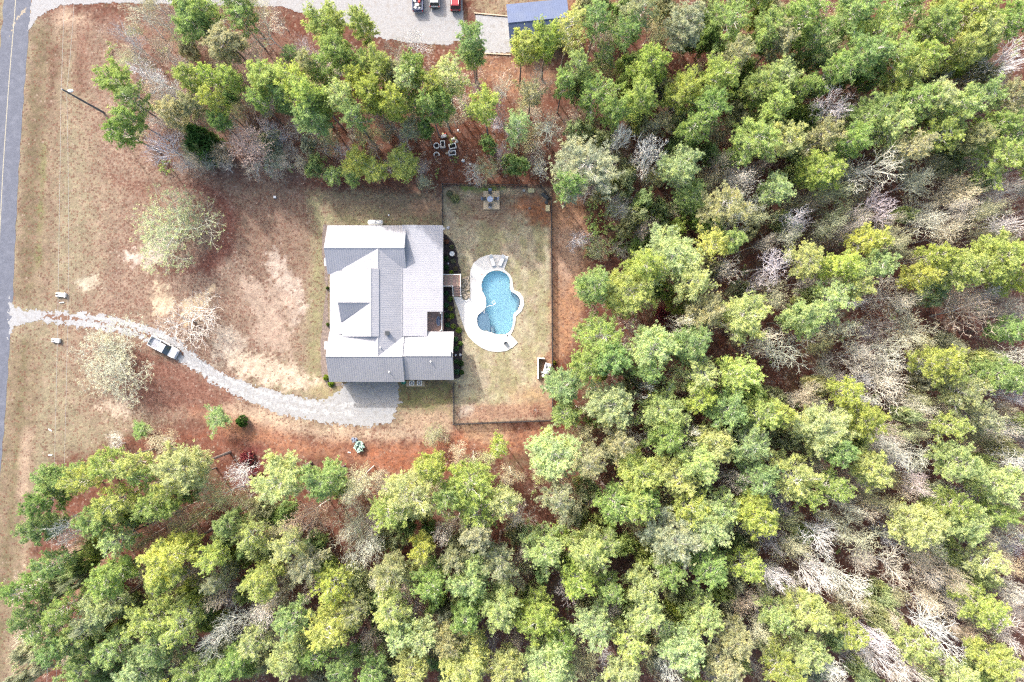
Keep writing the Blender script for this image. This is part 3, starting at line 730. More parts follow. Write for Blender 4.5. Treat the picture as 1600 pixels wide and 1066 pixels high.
# oval tub on the open porch corner
mb = MB(); q = P(685, 502, 1.6); n = 16
vs = []
for r, zz in ((.75,1.15),(1,1.45),(1,1.75),(.85,1.75),(.7,1.3)):
    for k in range(n): a = 2*math.pi*k/n; vs.append((q[0]+.36*r*math.cos(a), q[1]+.85*r*math.sin(a), zz))
mb.add(vs, [(i*n+k, i*n+(k+1) % n, (i+1)*n+(k+1) % n, (i+1)*n+k) for i in range(4) for k in range(n)]+[tuple(range(4*n, 5*n))])
tag(mb.build('tub', M['greybl'], smooth=False), 'long oval grey-blue tub standing in the open porch corner', 'tub')
# tank on the north side
tk = thing('gas_tank', 'long white tank lying against the top wall of the house', 'tank', (*P(588,349), 0))
mb = MB(); mb.tube([(-1.35,0,.75),(-1.25,0,.75),(-1.1,0,.75),(1.1,0,.75),(1.25,0,.75),(1.35,0,.75)], [.1,.35,.46,.46,.35,.1], 14); mb.build('tank_body', M['white'], tk, smooth=True)
for a in (-.8,.8):
    mb = MB(); mb.box(a-.08,a+.08,-.3,.3,0,.4); mb.build('foot', M['cement'], tk)
mb = MB(); mb.lathe((0,0), [(.15,1.15),(.15,1.32),(.1,1.36)], 10); mb.build('dome', M['white'], tk)
# air conditioners
for i, xx in enumerate((644.5, 656.5)):
    q = P(xx, 598.2)
    a = thing('air_conditioner', ('left of two white air conditioners on the wooden pad', 'right of two white air conditioners on the wooden pad')[i], 'air conditioner', (q[0], q[1], .13), 0, 'air conditioners beside the house')
    mb = MB(); mb.obox((0,0), .86, .86, 0, .8); mb.build('cabinet', M['white'], a, bevel=.05)
    mb = MB(); mb.lathe((0,0), [(.33,.802),(.33,.83),(.3,.83),(.3,.81)], 16); mb.build('fan_guard', M['dark'], a)
    mb = MB()
    for k in range(4): mb.obox((.13*math.cos(k*1.57), .13*math.sin(k*1.57)), .24, .1, .832, .845, k*1.57+.3)
    mb.build('fan_blade', M['white'], a)
mb = MB()
for k in range(8):
    q0 = P(635+k*3.6, 604); mb.box(q0[0], q0[0]+.38, q0[1], q0[1]+1.0, .03, .12)
tag(mb.build('wooden_pad', M['palewood']), 'flat tan wooden pad under the air conditioners', 'pad')
a = thing('storage_tub', 'round green tub left of the air conditioners', 'tub', (*P(631.5,597), 0))
mb = MB(); mb.lathe((0,0), [(.28,0),(.36,.7),(.38,.72),(.34,.72),(.3,.4)], 16); mb.build('tub_body', M['green'], a)

# ------------------------------------------------------------------ blue shed at the top
q0 = P(791, 7, 3); q1 = P(886, -2, 3); q2 = P(892, 62, 3); q3 = P(797, 70, 3); r0 = P(794, 36, 4.6); r1 = P(889, 27, 4.6)
shed = thing('metal_shed', 'blue-grey ribbed metal building half hidden by pines', 'shed', (*P(842,34), 0)); sl_ = shed.location
def shb(mb, name, mat, **k):
    mb.v = [(x-sl_.x, y-sl_.y, z) for x, y, z in mb.v]; return mb.build(name, mat, shed, **k)
slope([(*r0,4.6),(*r1,4.6),(*q1,3),(*q0,3)], mat=M['bluemetal'], sp=.42, rootf=shb); slope([(*r0,4.6),(*r1,4.6),(*q2,3),(*q3,3)], mat=M['bluemetal'], sp=.42, rootf=shb)
cap((*r0,4.6),(*r1,4.6), shb, M['bluemetal'])
mb = MB(); ins_ = lambda a, b_, t: (a[0]+(b_[0]-a[0])*t, a[1]+(b_[1]-a[1])*t)
pc = [ins_(q0,q2,.04), ins_(q1,q3,.04), ins_(q2,q0,.04), ins_(q3,q1,.04)]; mb.prism(pc, 0, 2.95); shb(mb, 'wall', M['bluemetal'])
mb = MB(); rr0, rr1 = ins_(r0, r1, .04), ins_(r1, r0, .04)
mb.add([(*pc[0],2.95),(*pc[3],2.95),(*rr0,4.45),(*pc[1],2.95),(*pc[2],2.95),(*rr1,4.45)], [(0,2,1),(3,4,5)]); shb(mb, 'gable_wall', M['bluemetal'])
mb = MB(); q = ins_(pc[0], pc[3], .5); mb.obox((q[0]-.03,q[1]), .08, 2.6, .05, 2.5, .09); shb(mb, 'door', M['trim'])
for pts, lb in (([(741,21),(796,26)], 'upper'), ([(757,84),(798,86)], 'lower')):
    mb = MB(); a_, b_ = P(*pts[0]), P(*pts[1]); an = math.atan2(b_[1]-a_[1], b_[0]-a_[0]); c_ = ((a_[0]+b_[0])/2, (a_[1]+b_[1])/2)
    mb.obox(c_, math.dist(a_, b_), .2, 0, .2, an); tag(mb.build('edging_timber', M['wood'], bevel=.02), 'timber edging along the %s side of the pale gravel pad' % lb, 'timber')

# ------------------------------------------------------------------ fence round the yard
runs = [[(692,351),(692,290)],[(692,290),(845,292)],[(845,292),(861,312)],[(861,312),(863,656)],[(863,656),(709,662)],[(709,662),(709,598)]]
fn = thing('fence', 'thin black metal fence enclosing the back yard', 'fence', (*P(692,290), 0)); fl = fn.location
def fb(mb, name, mat):
    mb.v = [(x-fl.x, y-fl.y, z) for x, y, z in mb.v]; return mb.build(name, mat, fn)
postme = None
for run in runs:
    a_, b_ = Vector(P(*run[0])), Vector(P(*run[1])); L = (b_-a_).length; d_ = (b_-a_)/L; an = math.atan2(d_.y, d_.x)
    mb = MB()
    for zz in (.15, 1.28): mb.obox(tuple((a_+b_)/2), L, .07, zz, zz+.06, an)
    fb(mb, 'rail', M['black'])
    mb = MB(); k = .1
    while k < L: q = a_+d_*k; mb.obox(tuple(q), .04, .03, .05, 1.32, an); k += .13
    tag(fb(mb, 'pickets', M['black']), kind='stuff')
    np_ = max(1, round(L/2.4))
    for i in range(np_):
        q = a_+d_*(L*i/np_)
        if postme is None:
            mb = MB(); mb.obox((0,0), .14, .14, 0, 1.45); mb.obox((0,0), .18, .18, 1.45, 1.5, 0, .4); postme = mb.mesh('post', M['black'])
        o = link('post', postme, fn); o.location = (q.x-fl.x, q.y-fl.y, 0)

# ------------------------------------------------------------------ yard furniture
pf = thing('platform', 'square pale wooden platform by the top fence', 'platform', (*P(768,313.5), 0))
bm_ = MB(); bm_.box(-1.42,1.42,0,.19,0,.05); bme = bm_.mesh('board', M['palewood'])
for k in range(16):
    o = link('board', bme, pf); o.location = (0, -1.62+k*.203, .26)
mb = MB()
for a in (-1.4,-.05,1.3): mb.box(a,a+.1,-1.6,1.6,0,.255)
mb.build('frame', M['wood'], pf)
tb = thing('patio_table', 'round grey-blue table at the centre of the wooden platform', 'table', (*P(766,313.2), .31))
mb = MB(); mb.lathe((0,0), [(.5,.7),(.52,.72),(.52,.75),(.5,.76)], 20); mb.build('tabletop', simple('grey_blue_top', (.30,.34,.44), .4, .1, 4), tb)
for k in range(4):
    a = math.pi/4+k*math.pi/2; mb = MB(); mb.tube([(.4*math.cos(a),.4*math.sin(a),0),(.34*math.cos(a),.34*math.sin(a),.7)], .025, 6); mb.build('leg', M['black'], tb)
ch = thing('patio_chair', 'dark patio chair above the round table, nearest the fence', 'chair', (*P(766,302.5), .31), 0, 'dark chairs round the platform table')
mb = MB(); mb.box(-.28,.28,-.28,.26,.42,.48); mb.build('seat', M['dark'], ch)
mb = MB(); mb.add([(-.28,.24,.48),(.28,.24,.48),(.28,.56,1.05),(-.28,.56,1.05),(-.28,.3,.46),(.28,.3,.46),(.28,.62,1.03),(-.28,.62,1.03)], [(0,1,2,3),(7,6,5,4),(0,4,5,1),(1,5,6,2),(2,6,7,3),(3,7,4,0)]); mb.build('backrest', M['greybl'], ch)
for a in (-.25,.25):
    for b_ in (-.24,.22): mb = MB(); mb.tube([(a,b_,0),(a,b_,.42)], .025, 6); mb.build('leg', M['black'], ch)
    mb = MB(); mb.tube([(a*1.15,-.22,.42),(a*1.15,-.22,.66),(a*1.15,.3,.68)], .03, 6); mb.build('armrest', M['black'], ch)
for (a, b_, rz, lb) in ((757.5,312.5,math.pi/2,'dark patio chair left of the round table'), (774.5,312.5,-math.pi/2,'dark patio chair right of the round table'), (766,322,math.pi,'dark patio chair below the round table, facing the fence')):
    dup(ch, (*P(a,b_), .31), rz, (1,1,1), lb)
lg = thing('lounge_chair', 'left white lounge chair at the top of pool deck', 'lounge chair', (*P(769,407.5), .1), R(18), 'white lounge chairs by the pool')
mb = MB(); mb.box(-.32,.32,-1.0,.35,.30,.36); mb.build('seat', M['white'], lg)
mb = MB(); mb.add([(-.32,.35,.32),(.32,.35,.32),(.32,.95,.8),(-.32,.95,.8),(-.32,.37,.27),(.32,.37,.27),(.32,1.0,.76),(-.32,1.0,.76)], [(0,1,2,3),(7,6,5,4),(0,4,5,1),(1,5,6,2),(2,6,7,3),(3,7,4,0)]); mb.build('backrest', M['white'], lg)
for a in (-.33,.33):
    mb = MB(); mb.box(a-.03,a+.03,-1.05,.5,.25,.31); mb.build('frame', M['grille'], lg)
    for b_ in (-.9,.3): mb = MB(); mb.box(a-.03,a+.03,b_-.03,b_+.03,0,.26); mb.build('leg', M['grille'], lg)
dup(lg, (*P(784,407.5), .1), R(-24), (1,1,1), 'right white lounge chair at the top of pool deck')
# spiky potted plant on the lower deck
pp = thing('potted_plant', 'grey spiky potted plant on pool deck below the pool', 'potted plant', (*P(790.5,537), .1))
mb = MB(); mb.lathe((0,0), [(.22,0),(.32,.42),(.35,.45),(.3,.45),(.27,.3)], 14); mb.build('pot', M['dark'], pp)
mb = MB()
for k in range(70):
    a = random.random()*6.28; t = random.uniform(.1,1.2); L = random.uniform(.45,.75); dx, dy, dz = math.cos(a)*math.sin(t), math.sin(a)*math.sin(t), math.cos(t)
    mb.add([(-dy*.03,dx*.03,.4),(dy*.03,-dx*.03,.4),(dx*L,dy*L,.4+dz*L)], [(0,1,2)])
mb.build('leaves', simple('grey_leaf', (.17,.19,.22), .6, .3, 4), pp)
# bird bath in the upper bed
bb = thing('bird_bath', 'round white bird bath in the dark planting bed', 'bird bath', (*P(707,397.5), 0))
mb = MB(); mb.lathe((0,0), [(.22,0),(.22,.06),(.09,.12),(.08,.6),(.14,.66)], 14); mb.build('pedestal', M['cement'], bb)
mb = MB(); mb.lathe((0,0), [(.14,.66),(.42,.76),(.44,.82),(.40,.82),(.3,.76),(.12,.74),(.08,.9),(.03,.92)], 18); mb.build('bowl', simple('pale_cement', (.66,.65,.62), .7, .12, 5), bb)
# pale yellow boxes
yb_ = thing('storage_box', 'pale yellow plastic box just under the top fence', 'box', (*P(830,298.5), 0), 0, 'pale yellow boxes along the yard fence')
mb = MB(); mb.obox((0,0), 1.1, .72, 0, .42, 0, .95); mb.build('box_body', M['yellowp'], yb_, bevel=.1)
mb = MB(); mb.obox((0,0), 1.14, .76, .42, .5, 0, .92)
for k in range(3): mb.obox((0,-.18+k*.18), .6, .06, .5, .53)
mb.build('lid', M['yellowp'], yb_, bevel=.03)
dup(yb_, (*P(855.7,326), 0), math.pi/2, (1,1,1), 'pale yellow plastic box against the right fence')
mb = MB(); q = P(852,307); mb.obox(q, 1.7, .6, .02, .45, R(-42), .9); tag(mb.build('kayak_cover', M['dark'], bevel=.08), 'dark long covered bundle in the cut fence corner', 'bundle')
bn = thing('bin', 'round dark bin above the right yellow box', 'bin', (*P(853.5,317.3), 0))
mb = MB(); mb.lathe((0,0), [(.24,0),(.31,.75),(.34,.78)], 16); mb.build('bin_body', M['grille'], bn)
mb = MB(); mb.lathe((0,0), [(.35,.78),(.3,.84),(.1,.88)], 16); mb.build('lid', M['dark'], bn)
mb = MB(); mb.lathe(P(818.5,298.5), [(.18,0),(.22,.3),(.24,.33),(.19,.33),(.17,.2)], 12); tag(mb.build('flower_pot', M['cement']), 'small grey pot left of the upper yellow box', 'pot')
mb = MB(); mb.lathe(P(827.5,325.5), [(.24,0),(.22,.18),(.1,.26)], 9); tag(mb.build('tree_stump', M['bark']), 'small dark stump on orange ground in the yard corner', 'stump')
# L wall with cluttered work table
lw = thing('screen_wall', 'low white L-shaped screen wall near the right fence', 'wall', (*P(841,575), 0)); ll = lw.location
mb = MB(); a_, b_ = P(840.5,559), P(841.5,591.5); mb.box(a_[0]-.09-ll.x, a_[0]+.09-ll.x, b_[1]-ll.y, a_[1]-ll.y, 0, 1.15); mb.build('panel', M['trim'], lw)
mb = MB(); b_ = P(850.5,559); mb.box(a_[0]+.092-ll.x, b_[0]-ll.x, a_[1]-.18-ll.y, a_[1]-ll.y, 0, 1.149); mb.build('panel', M['trim'], lw)
wt = thing('work_table', 'white table by the right fence cluttered with dark items', 'table', (*P(854.5,575.8), 0), R(-14))
mb = MB(); mb.box(-.55,.55,-.95,.95,.72,.78); mb.build('tabletop', M['white'], wt, bevel=.02)
for a in (-.48,.48):
    for b_ in (-.85,.85): mb = MB(); mb.box(a-.03,a+.03,b_-.03,b_+.03,0,.72); mb.build('leg', M['grille'], wt)
for (x_, y_, sx_, sy_, h_, mt, lb) in ((-.15,.25,.22,.45,.15,'dark','dark tool case at the middle of the white work table'),(.35,.35,.14,.35,.2,'black','narrow black box on the upper right of the white work table'),(-.35,.7,.3,.2,.18,'greybl','grey-blue box on the top edge of the white work table'),(0,-.25,.4,.25,.1,'grille','flat grey tray on the white work table'),(.2,-.68,.36,.34,.3,'greybl','round-topped grey-blue bucket on the lower end of the white table')):
    c_, s_ = math.cos(R(-14)), math.sin(R(-14)); mb = MB(); mb.obox((0,0), sx_, sy_, 0, h_, 0, .9)
    o = mb.build('box' if 'bucket' not in lb else 'bucket', M[mt], bevel=.03); o.location = (wt.location.x+x_*c_-y_*s_, wt.location.y+x_*s_+y_*c_, .78); o.rotation_euler.z = R(-14); tag(o, lb, 'box' if 'bucket' not in lb else 'bucket')
for i, (a, b_) in enumerate(((846.5,581.5),(848.5,587))):
    mb = MB(); mb.lathe(P(a,b_), [(.16,0),(.22+.08*i,.2),(.2+.08*i,.34)], 10); tag(mb.build('bucket', M['white']), ('small white bucket left of the work table', 'wider white bucket below the work table')[i], 'bucket')
# ring of cement planters above the house
cm_ = simple('white_cement', (.46,.47,.48), .8, .2, 6, dirt=(.4,.4,.4))
def planter(px_, py_, sx_, sy_, rz, label, round_=False, arc=6.283):
    o = thing('cement_planter', label, 'planter', (*P(px_,py_), 0), rz, 'white cement planters on the leaf litter')
    mb = MB(); 
    if round_:
        n_ = 20
        ring = []
        for r, zz in ((sx_,0),(sx_,.38),(sx_*.68,.38),(sx_*.68,.05)):
            ring.append([(r*math.cos(arc*k/n_), r*math.sin(arc*k/n_), zz) for k in range(n_+1)])
        vs = [v for r in ring for v in r]; m_ = n_+1
        mb.add(vs, [(i*m_+k, i*m_+k+1, ((i+1)%4)*m_+k+1, ((i+1)%4)*m_+k) for i in range(4) for k in range(n_)]+[(0,m_,2*m_,3*m_),(n_,n_+3*m_,n_+2*m_,n_+m_)])
    else:
        t = .16
        mb.box(-sx_/2,sx_/2,-sy_/2,-sy_/2+t,0,.5); mb.box(-sx_/2,sx_/2,sy_/2-t,sy_/2,0,.5); mb.box(-sx_/2,-sx_/2+t,-sy_/2+t,sy_/2-t,0,.499); mb.box(sx_/2-t,sx_/2,-sy_/2+t,sy_/2-t,0,.499)
    mb.build('rim', cm_, o)
    mb = MB()
    if round_ and arc > 6: mb.lathe((0,0), [(sx_*.66,.02),(sx_*.66,.16),(.05,.2)], 14)
    elif not round_: mb.box(-sx_/2+t,sx_/2-t,-sy_/2+t,sy_/2-t,.02,.22)
    if mb.v: mb.build('soil', M['mulch'], o)
planter(682.3,228.5,.55,0,.3,'round white planter ring left of the upright rectangular one',True)
planter(682.5,243,.55,0,-.2,'broken half ring of white cement, lowest left of the planters',True,3.6)
planter(692,226.3,.85,1.25,R(4),'upright rectangular white planter right of the round ring')
planter(707.3,229.5,1.3,.95,R(14),'tilted rectangular white planter, upper right of the group')
planter(706.8,240,1.3,.85,R(6),'wide rectangular white planter, lowest right of the group')
mb = MB(); mb.lathe(P(692.3,210), [(.15,0),(.18,.35)], 12); tag(mb.build('bucket', M['yellowp']), 'small cream bucket above the cement planters', 'bucket')
mb = MB(); mb.obox(P(696,209.8), .25, .25, 0, .3); tag(mb.build('can', M['red'], bevel=.03), 'small red can right of the cream bucket', 'can')
mb = MB(); mb.obox(P(693.5,213.5), 1.0, .55, .05, .4, .2); tag(mb.build('crate', M['grille'], bevel=.04), 'grey crate between the buckets and planters', 'crate')
def rock(px_, py_, r, mat, label, name='rock', cat='rock', h=.6, seed=0):
    rr = random.Random(seed+int(px_*7)); mb = MB(); nn = 9
    vs = []
    for f_, zz in ((1,0),(1.05,.35),(.8,.75),(.35,1)):
        for k in range(nn): a = 2*math.pi*k/nn; q_ = r*f_*rr.uniform(.8,1.15); vs.append((q_*math.cos(a), q_*math.sin(a), zz*r*h))
    mb.add(vs, [(i*nn+k, i*nn+(k+1)%nn, (i+1)*nn+(k+1)%nn, (i+1)*nn+k) for i in range(3) for k in range(nn)]+[tuple(range(3*nn,4*nn))])
    o = mb.build(name, mat); o.location = (*P(px_,py_), -.01); return tag(o, label, cat)
rock(723.5,251.5,.3,cm_,'pale loose rock right of and below the planters')
rock(734.5,257,.2,cm_,'small pale rock, farthest right past the planters')
rock(706.5,218,.22,cm_,'pale rubble block above the tilted planter'); rock(709.8,216.6,.26,cm_,'pale rubble block nearest the pine above the planters'); rock(713.5,221,.3,M['cement'],'grey rubble block right of the pale rubble')
rock(715.8,203.8,.2,cm_,'small white rock above the grey rubble'); rock(698,248.6-9,.25,M['stone'],'tan rock at left of the lowest rectangular planter')
rock(700.5,412,.16,cm_,'white stone in the upper bed below the bird bath'); rock(712,555,.18,cm_,'left white stone in the lower mulch bed'); rock(719.3,554.6,.24,cm_,'right white stone in the lower mulch bed')
rock(693.5,357.5,.2,cm_,'pale stone at the top corner of the upper bed')
rock(700,356,.3,M['grille'],'round grey stone ornament near the roof corner')
# utility box, culvert ends
mb = MB(); mb.obox(P(430,308.5), .42, .42, 0, .35); tag(mb.build('utility_box', M['white'], bevel=.03), 'small white utility box alone on the front lawn', 'utility box')
mb = MB(); mb.obox(P(607.5,336.5), .25, .25, 0, .15); tag(mb.build('survey_marker', M['white'], bevel=.03), 'tiny white marker in grass above the house', 'marker')
for (a, b_, L_, lb) in ((97,461,1.75,'white concrete drain end above the driveway entrance'), (89,532,1.45,'white concrete drain end below the driveway entrance')):
    o = thing('drain_headwall', lb, 'drain', (*P(a,b_), 0), R(-4), 'drain ends beside the driveway')
    mb = MB(); mb.box(-L_/2,L_/2,-.36,.36,.0,.32); mb.build('slab', M['trim'], o, bevel=.02)
    mb = MB(); mb.box(-L_/2,-L_/2+.5,.12,.3,.322,.42); mb.box(-L_/2,-L_/2+.5,-.3,-.12,.322,.42); mb.box(L_/2-.2,L_/2,-.42,.42,.322,.52); mb.build('rim', M['trim'], o)
    mb = MB(); mb.box(-L_/2+.02,-L_/2+.42,-.11,.11,.3225,.33); mb.build('opening', M['dark'], o)
mb = MB(); mb.obox(P(97,472.8), .75, .16, 0, .12, R(6)); tag(mb.build('board', M['trim']), 'thin white board lying just above the driveway', 'board')
for i, (a, b_) in enumerate(((78.5,672),(79,711))):
    mb = MB(); mb.obox(P(a,b_), .7, .18, 0, .08, R((-35, 5)[i])); tag(mb.build('litter_scrap', M['trim']), ('pale scrap lying on the verge above the white one', 'white scrap lying on the verge beside the pines')[i], 'scrap')
# pale cactus clump
cc = thing('cactus_clump', 'clump of pale blue-green pads on the orange ground', 'cactus', (*P(562,694), 0))
def pads(cx, cy, n_, sp_):
    mb = MB(); rr = random.Random(int(cx))
    for k in range(n_):
        a = rr.random()*6.28; d_ = sp_*math.sqrt(rr.random()); x, y = P(cx,cy); x += d_*math.cos(a)-cc.location.x; y += d_*math.sin(a)-cc.location.y; z0 = rr.uniform(.05,.6)
        u = Vector((rr.uniform(-1,1), rr.uniform(-1,1), rr.uniform(.1,.7))).normalized(); v = u.cross(Vector((rr.uniform(-1,1), rr.uniform(-1,1), .4))).normalized(); w_ = u.cross(v); L = rr.uniform(.2,.34)
        c0 = Vector((x,y,z0+.2)); t_ = w_*.04; m_ = 8
        top = [c0+t_+u*L*math.cos(2*math.pi*i/m_)+v*L*.62*math.sin(2*math.pi*i/m_) for i in range(m_)]; bot = [p-2*t_ for p in top]
        mb.add(top+bot, [tuple(range(m_)), tuple(range(2*m_-1,m_-1,-1))]+[(i,i+m_,(i+1)%m_+m_,(i+1)%m_) for i in range(m_)])
    return mb
pads(562.5,698,60,.85).build('pads', M['cactus'], cc)
pads(554.5,686.5,16,.38).build('pads', M['greybl'], cc)
pads(560,690.5,8,.3).build('pads', M['cactus'], cc)
mb = MB(); mb.obox(P(545.8,707), .5, .2, 0, .1, -.1); tag(mb.build('litter_scrap', M['trim']), 'white scrap left of the cactus clump', 'scrap')

# ------------------------------------------------------------------ utility pole and wires
def pole(px_, py_, label):
    q = P(px_, py_); o = thing('utility_pole', label, 'utility pole', (*q, 0), 0, 'poles of the roadside power line')
    mb = MB(); mb.tube([(0,0,0),(0,0,5.5),(0,0,11)], [.19,.16,.12], 10); mb.build('mast', M['pole'], o)
    mb = MB(); mb.tube([(0,0,10.2),(.55,.05,10.5),(.75,.05,10.5)], .04, 6); mb.build('lamp_arm', M['chrome'], o)
    mb = MB(); mb.lathe((0,0), [(.08,10.3),(.30,10.34),(.34,10.46),(.2,10.58),(.08,10.6)], 14); l_ = mb.build('lamp_head', M['white'], o); l_.location.x = .95; l_.scale = (1.3,.8,1)
    for (dx, zz) in ((-.02, 11.0), (.0, 10.0)):
        mb = MB(); mb.lathe((dx,0), [(.06,zz),(.08,zz+.1),(.05,zz+.2)], 8); mb.build('insulator', M['white'], o)
    return o
p1 = pole(162, 176, 'tall dark utility pole with white lamp beside the road')
pole(171, -420, 'utility pole far up the road, outside the photo'); pole(135, 1190, 'utility pole far down the road, outside the photo')
ps = [(171,-420),(162,176),(135,1190)]
for wi, (off, hz, lb) in enumerate(((-.15, 11.1, 'upper power wire, nearer the road'), (.1, 10.1, 'lower power wire, farther from the road'))):
    pts = []
    for a, b_ in zip(ps, ps[1:]):
        A, B = P(*a), P(*b_)
        for k in range(13):
            t = k/12; pts.append((A[0]+(B[0]-A[0])*t+off+(.5 if wi else -.2)*min(1, 4*t*(1-t)*1.5), A[1]+(B[1]-A[1])*t, hz-1.1*4*t*(1-t)))
    mb = MB(); mb.tube(pts, .022, 5); tag(mb.build('power_wire', M['wire']), lb, 'wire', 'wires of the roadside power line')

# ------------------------------------------------------------------ vehicles
def vehicle(kind, px_, py_, rz, paint, name, label, L=5.4, W=1.9, Hh=1.75, cargo=None):
    """x forward. kind: pickup / suv"""
    o = thing(name, label, 'pickup truck' if kind == 'pickup' else 'car', (*P(px_,py_,.9), 0), rz)
    h2 = W/2
    def loft(secs, nm, mat, bev=.06):
        mb = MB(); vs = []
        for x, zb, zt, wb, wt_ in secs: vs += [(x,-wb,zb),(x,wb,zb),(x,wt_,zt),(x,-wt_,zt)]
        n_ = len(secs); fs_ = [(0,3,2,1), tuple((n_-1)*4+k for k in (0,1,2,3))]
        for i in range(n_-1):
            for k in range(4): a0 = i*4+k; a1 = i*4+(k+1)%4; fs_.append((a0,a1,a1+4,a0+4))
        mb.add(vs, fs_); return mb.build(nm, mat, o, bevel=bev)
    f = L/2
    if kind == 'pickup':
        loft([(-f,.45,.75,h2*.95,h2*.93),(-f+.1,.4,.78,h2,h2*.97),(f-.5,.4,.78,h2,h2*.97),(f,.45,.72,h2*.86,h2*.84)], 'lower_body', paint)
        loft([(.25,.78,1.05,h2*.97,h2*.93),(f-.45,.78,1.0,h2*.93,h2*.86),(f-.08,.72,.88,h2*.84,h2*.76)], 'hood', paint)
        for s_ in (-1,1):
            mb = MB(); mb.box(-f+.05,-.72,min(s_*h2*.97,s_*(h2-.16)),max(s_*h2*.97,s_*(h2-.16)),.74,1.22); mb.build('bed_side', paint, o, bevel=.03)
        mb = MB(); mb.box(-f,-f+.1,-h2*.94,h2*.94,.7,1.2); mb.build('tailgate', paint, o, bevel=.03)
        mb = MB(); mb.box(-.78,-.66,-h2*.96,h2*.96,.76,1.3); mb.build('bed_front', paint, o, bevel=.02)
        mb = MB(); mb.box(-f+.1,-.8,-h2+.18,h2-.18,.60,.80)
        for k in range(9): mb.box(-f+.12,-.8,-h2+.25+k*.18,-h2+.32+k*.18,.80,.825)
        mb.build('bed_liner', M['grille'], o)
        loft([(-.62,.9,1.2,h2*.96,h2*.93),(-.6,1.15,1.22,h2*.95,h2*.93),(.95,1.0,1.12,h2*.95,h2*.92),(1.2,.95,1.0,h2*.9,h2*.88)], 'cab_base', paint)
        loft([(-.62,1.2,1.24,h2*.92,h2*.92),(-.38,1.2,Hh,h2*.92,h2*.76),(.55,1.15,Hh,h2*.92,h2*.76),(1.3,1.0,1.08,h2*.92,h2*.88)], 'glasshouse', M['glass'], .03)
        loft([(-.40,Hh-.04,Hh+.03,h2*.79,h2*.73),(-.1,Hh-.02,Hh+.06,h2*.79,h2*.72),(.3,Hh-.02,Hh+.06,h2*.79,h2*.72),(.58,Hh-.05,Hh+.02,h2*.79,h2*.73)], 'roof', paint, .03)
    else:
        loft([(-f,.45,.9,h2*.92,h2*.88),(-f+.15,.4,1.0,h2,h2*.95),(.9,.4,1.0,h2,h2*.95),(f-.5,.4,.9,h2*.97,h2*.88),(f,.45,.7,h2*.82,h2*.76)], 'body', paint, .08)
        loft([(-f+.1,.98,1.02,h2*.92,h2*.90),(-f+.45,.98,Hh,h2*.93,h2*.74),(.35,.98,Hh,h2*.93,h2*.76),(1.15,.98,1.03,h2*.92,h2*.86)], 'glasshouse', M['glass'], .03)
        loft([(-f+.42,Hh-.05,Hh+.02,h2*.78,h2*.70),(-f+.7,Hh-.02,Hh+.05,h2*.78,h2*.70),(0,Hh-.02,Hh+.05,h2*.79,h2*.72),(.38,Hh-.05,Hh+.01,h2*.79,h2*.74)], 'roof', paint, .03)
        for s_ in (-1,1):
            mb = MB(); mb.tube([(-f+.6,s_*h2*.64,Hh+.09),(.2,s_*h2*.66,Hh+.09)], .025, 5); mb.build('roof_rail', M['chrome'], o)
        mb = MB(); mb.box(-f-.02,-f+.04,-h2*.5,h2*.5,.62,.78); mb.build('bumper_trim', M['chrome'], o)
    for s_ in (-1,1):
        for x in (-f*.6, f*.62):
            mb = MB(); mb.tube([(x,s_*(h2-.24),.36),(x,s_*(h2+.01),.36)], .36, 16); wh = mb.build('wheel', M['rubber'], o)
            mb = MB(); mb.tube([(x,s_*(h2-.02),.36),(x,s_*(h2+.02),.36)], .2, 12); mb.build('rim', M['chrome'], wh)
        mb = MB(); mb.obox((f-.12,s_*h2*.66),.16,.3,.68,.84,-s_*.3); mb.build('headlight', M['white'], o, bevel=.02)
        mb = MB(); mb.box(-f-.02,-f+.06,min(s_*h2*.72,s_*h2*.92),max(s_*h2*.72,s_*h2*.92),.75,1.05); mb.build('tail_light', M['red'], o)
        mb = MB(); mb.obox((.95,s_*(h2+.1)),.12,.2,1.0,1.16); mb.build('mirror', M['dark'], o, bevel=.02)
    for b6 in ((-f-.08,-f-.0,-h2*.9,h2*.9,.42,.6), (f-.06,f+.06,-h2*.8,h2*.8,.4,.58)):
        mb = MB(); mb.box(*b6); mb.build('bumper', M['chrome'] if kind == 'pickup' else M['dark'], o, bevel=.02)
    return o
vehicle('pickup', 255, 543, R(-29.5), M['wcar'], 'pickup_truck', 'white pickup truck with grey open bed parked on the driveway', 5.3, 1.95)
tk2 = vehicle('pickup', 652.5, -7, R(91), M['ncar'], 'pickup_truck', 'dark blue pickup truck with a loaded bed at top edge', 5.4, 1.95)
vehicle('suv', 679, -10, R(90), M['wcar'], 'parked_car', 'white car between the loaded pickup and the red car', 4.6, 1.85, 1.55)
vehicle('suv', 711.5, -4.5, R(90), M['rcar'], 'parked_car', 'dark red car parked right of the white car', 4.6, 1.85, 1.7)
rr = random.Random(4); base = Vector((*P(652.5,-7,.9), 0))
for i, (dx, dy, sx_, sy_, h_, mt, lb) in enumerate(((-.45,-1.0,.5,.5,.4,'white','white box at left in the loaded pickup bed'),(.3,-1.1,.4,.5,.45,'red','red box at upper right in the loaded pickup bed'),(-.1,-1.7,.7,.45,.35,'white','white bag across the middle of the loaded pickup bed'),(.4,-1.75,.35,.4,.4,'dark','dark box at right in the loaded pickup bed'),(-.4,-2.2,.5,.4,.35,'white','white box nearest the tailgate in the loaded pickup'),(.35,-2.25,.35,.35,.3,'grille','grey bundle beside the tailgate in the loaded pickup'))):
    mb = MB(); mb.obox((0,0), sx_, sy_, 0, h_, rr.uniform(-.3,.3), .92); o = mb.build('box', M[mt], bevel=.04); o.location = base+Vector((dx,dy,.83)); tag(o, lb, 'box', 'cargo in the pickup bed')

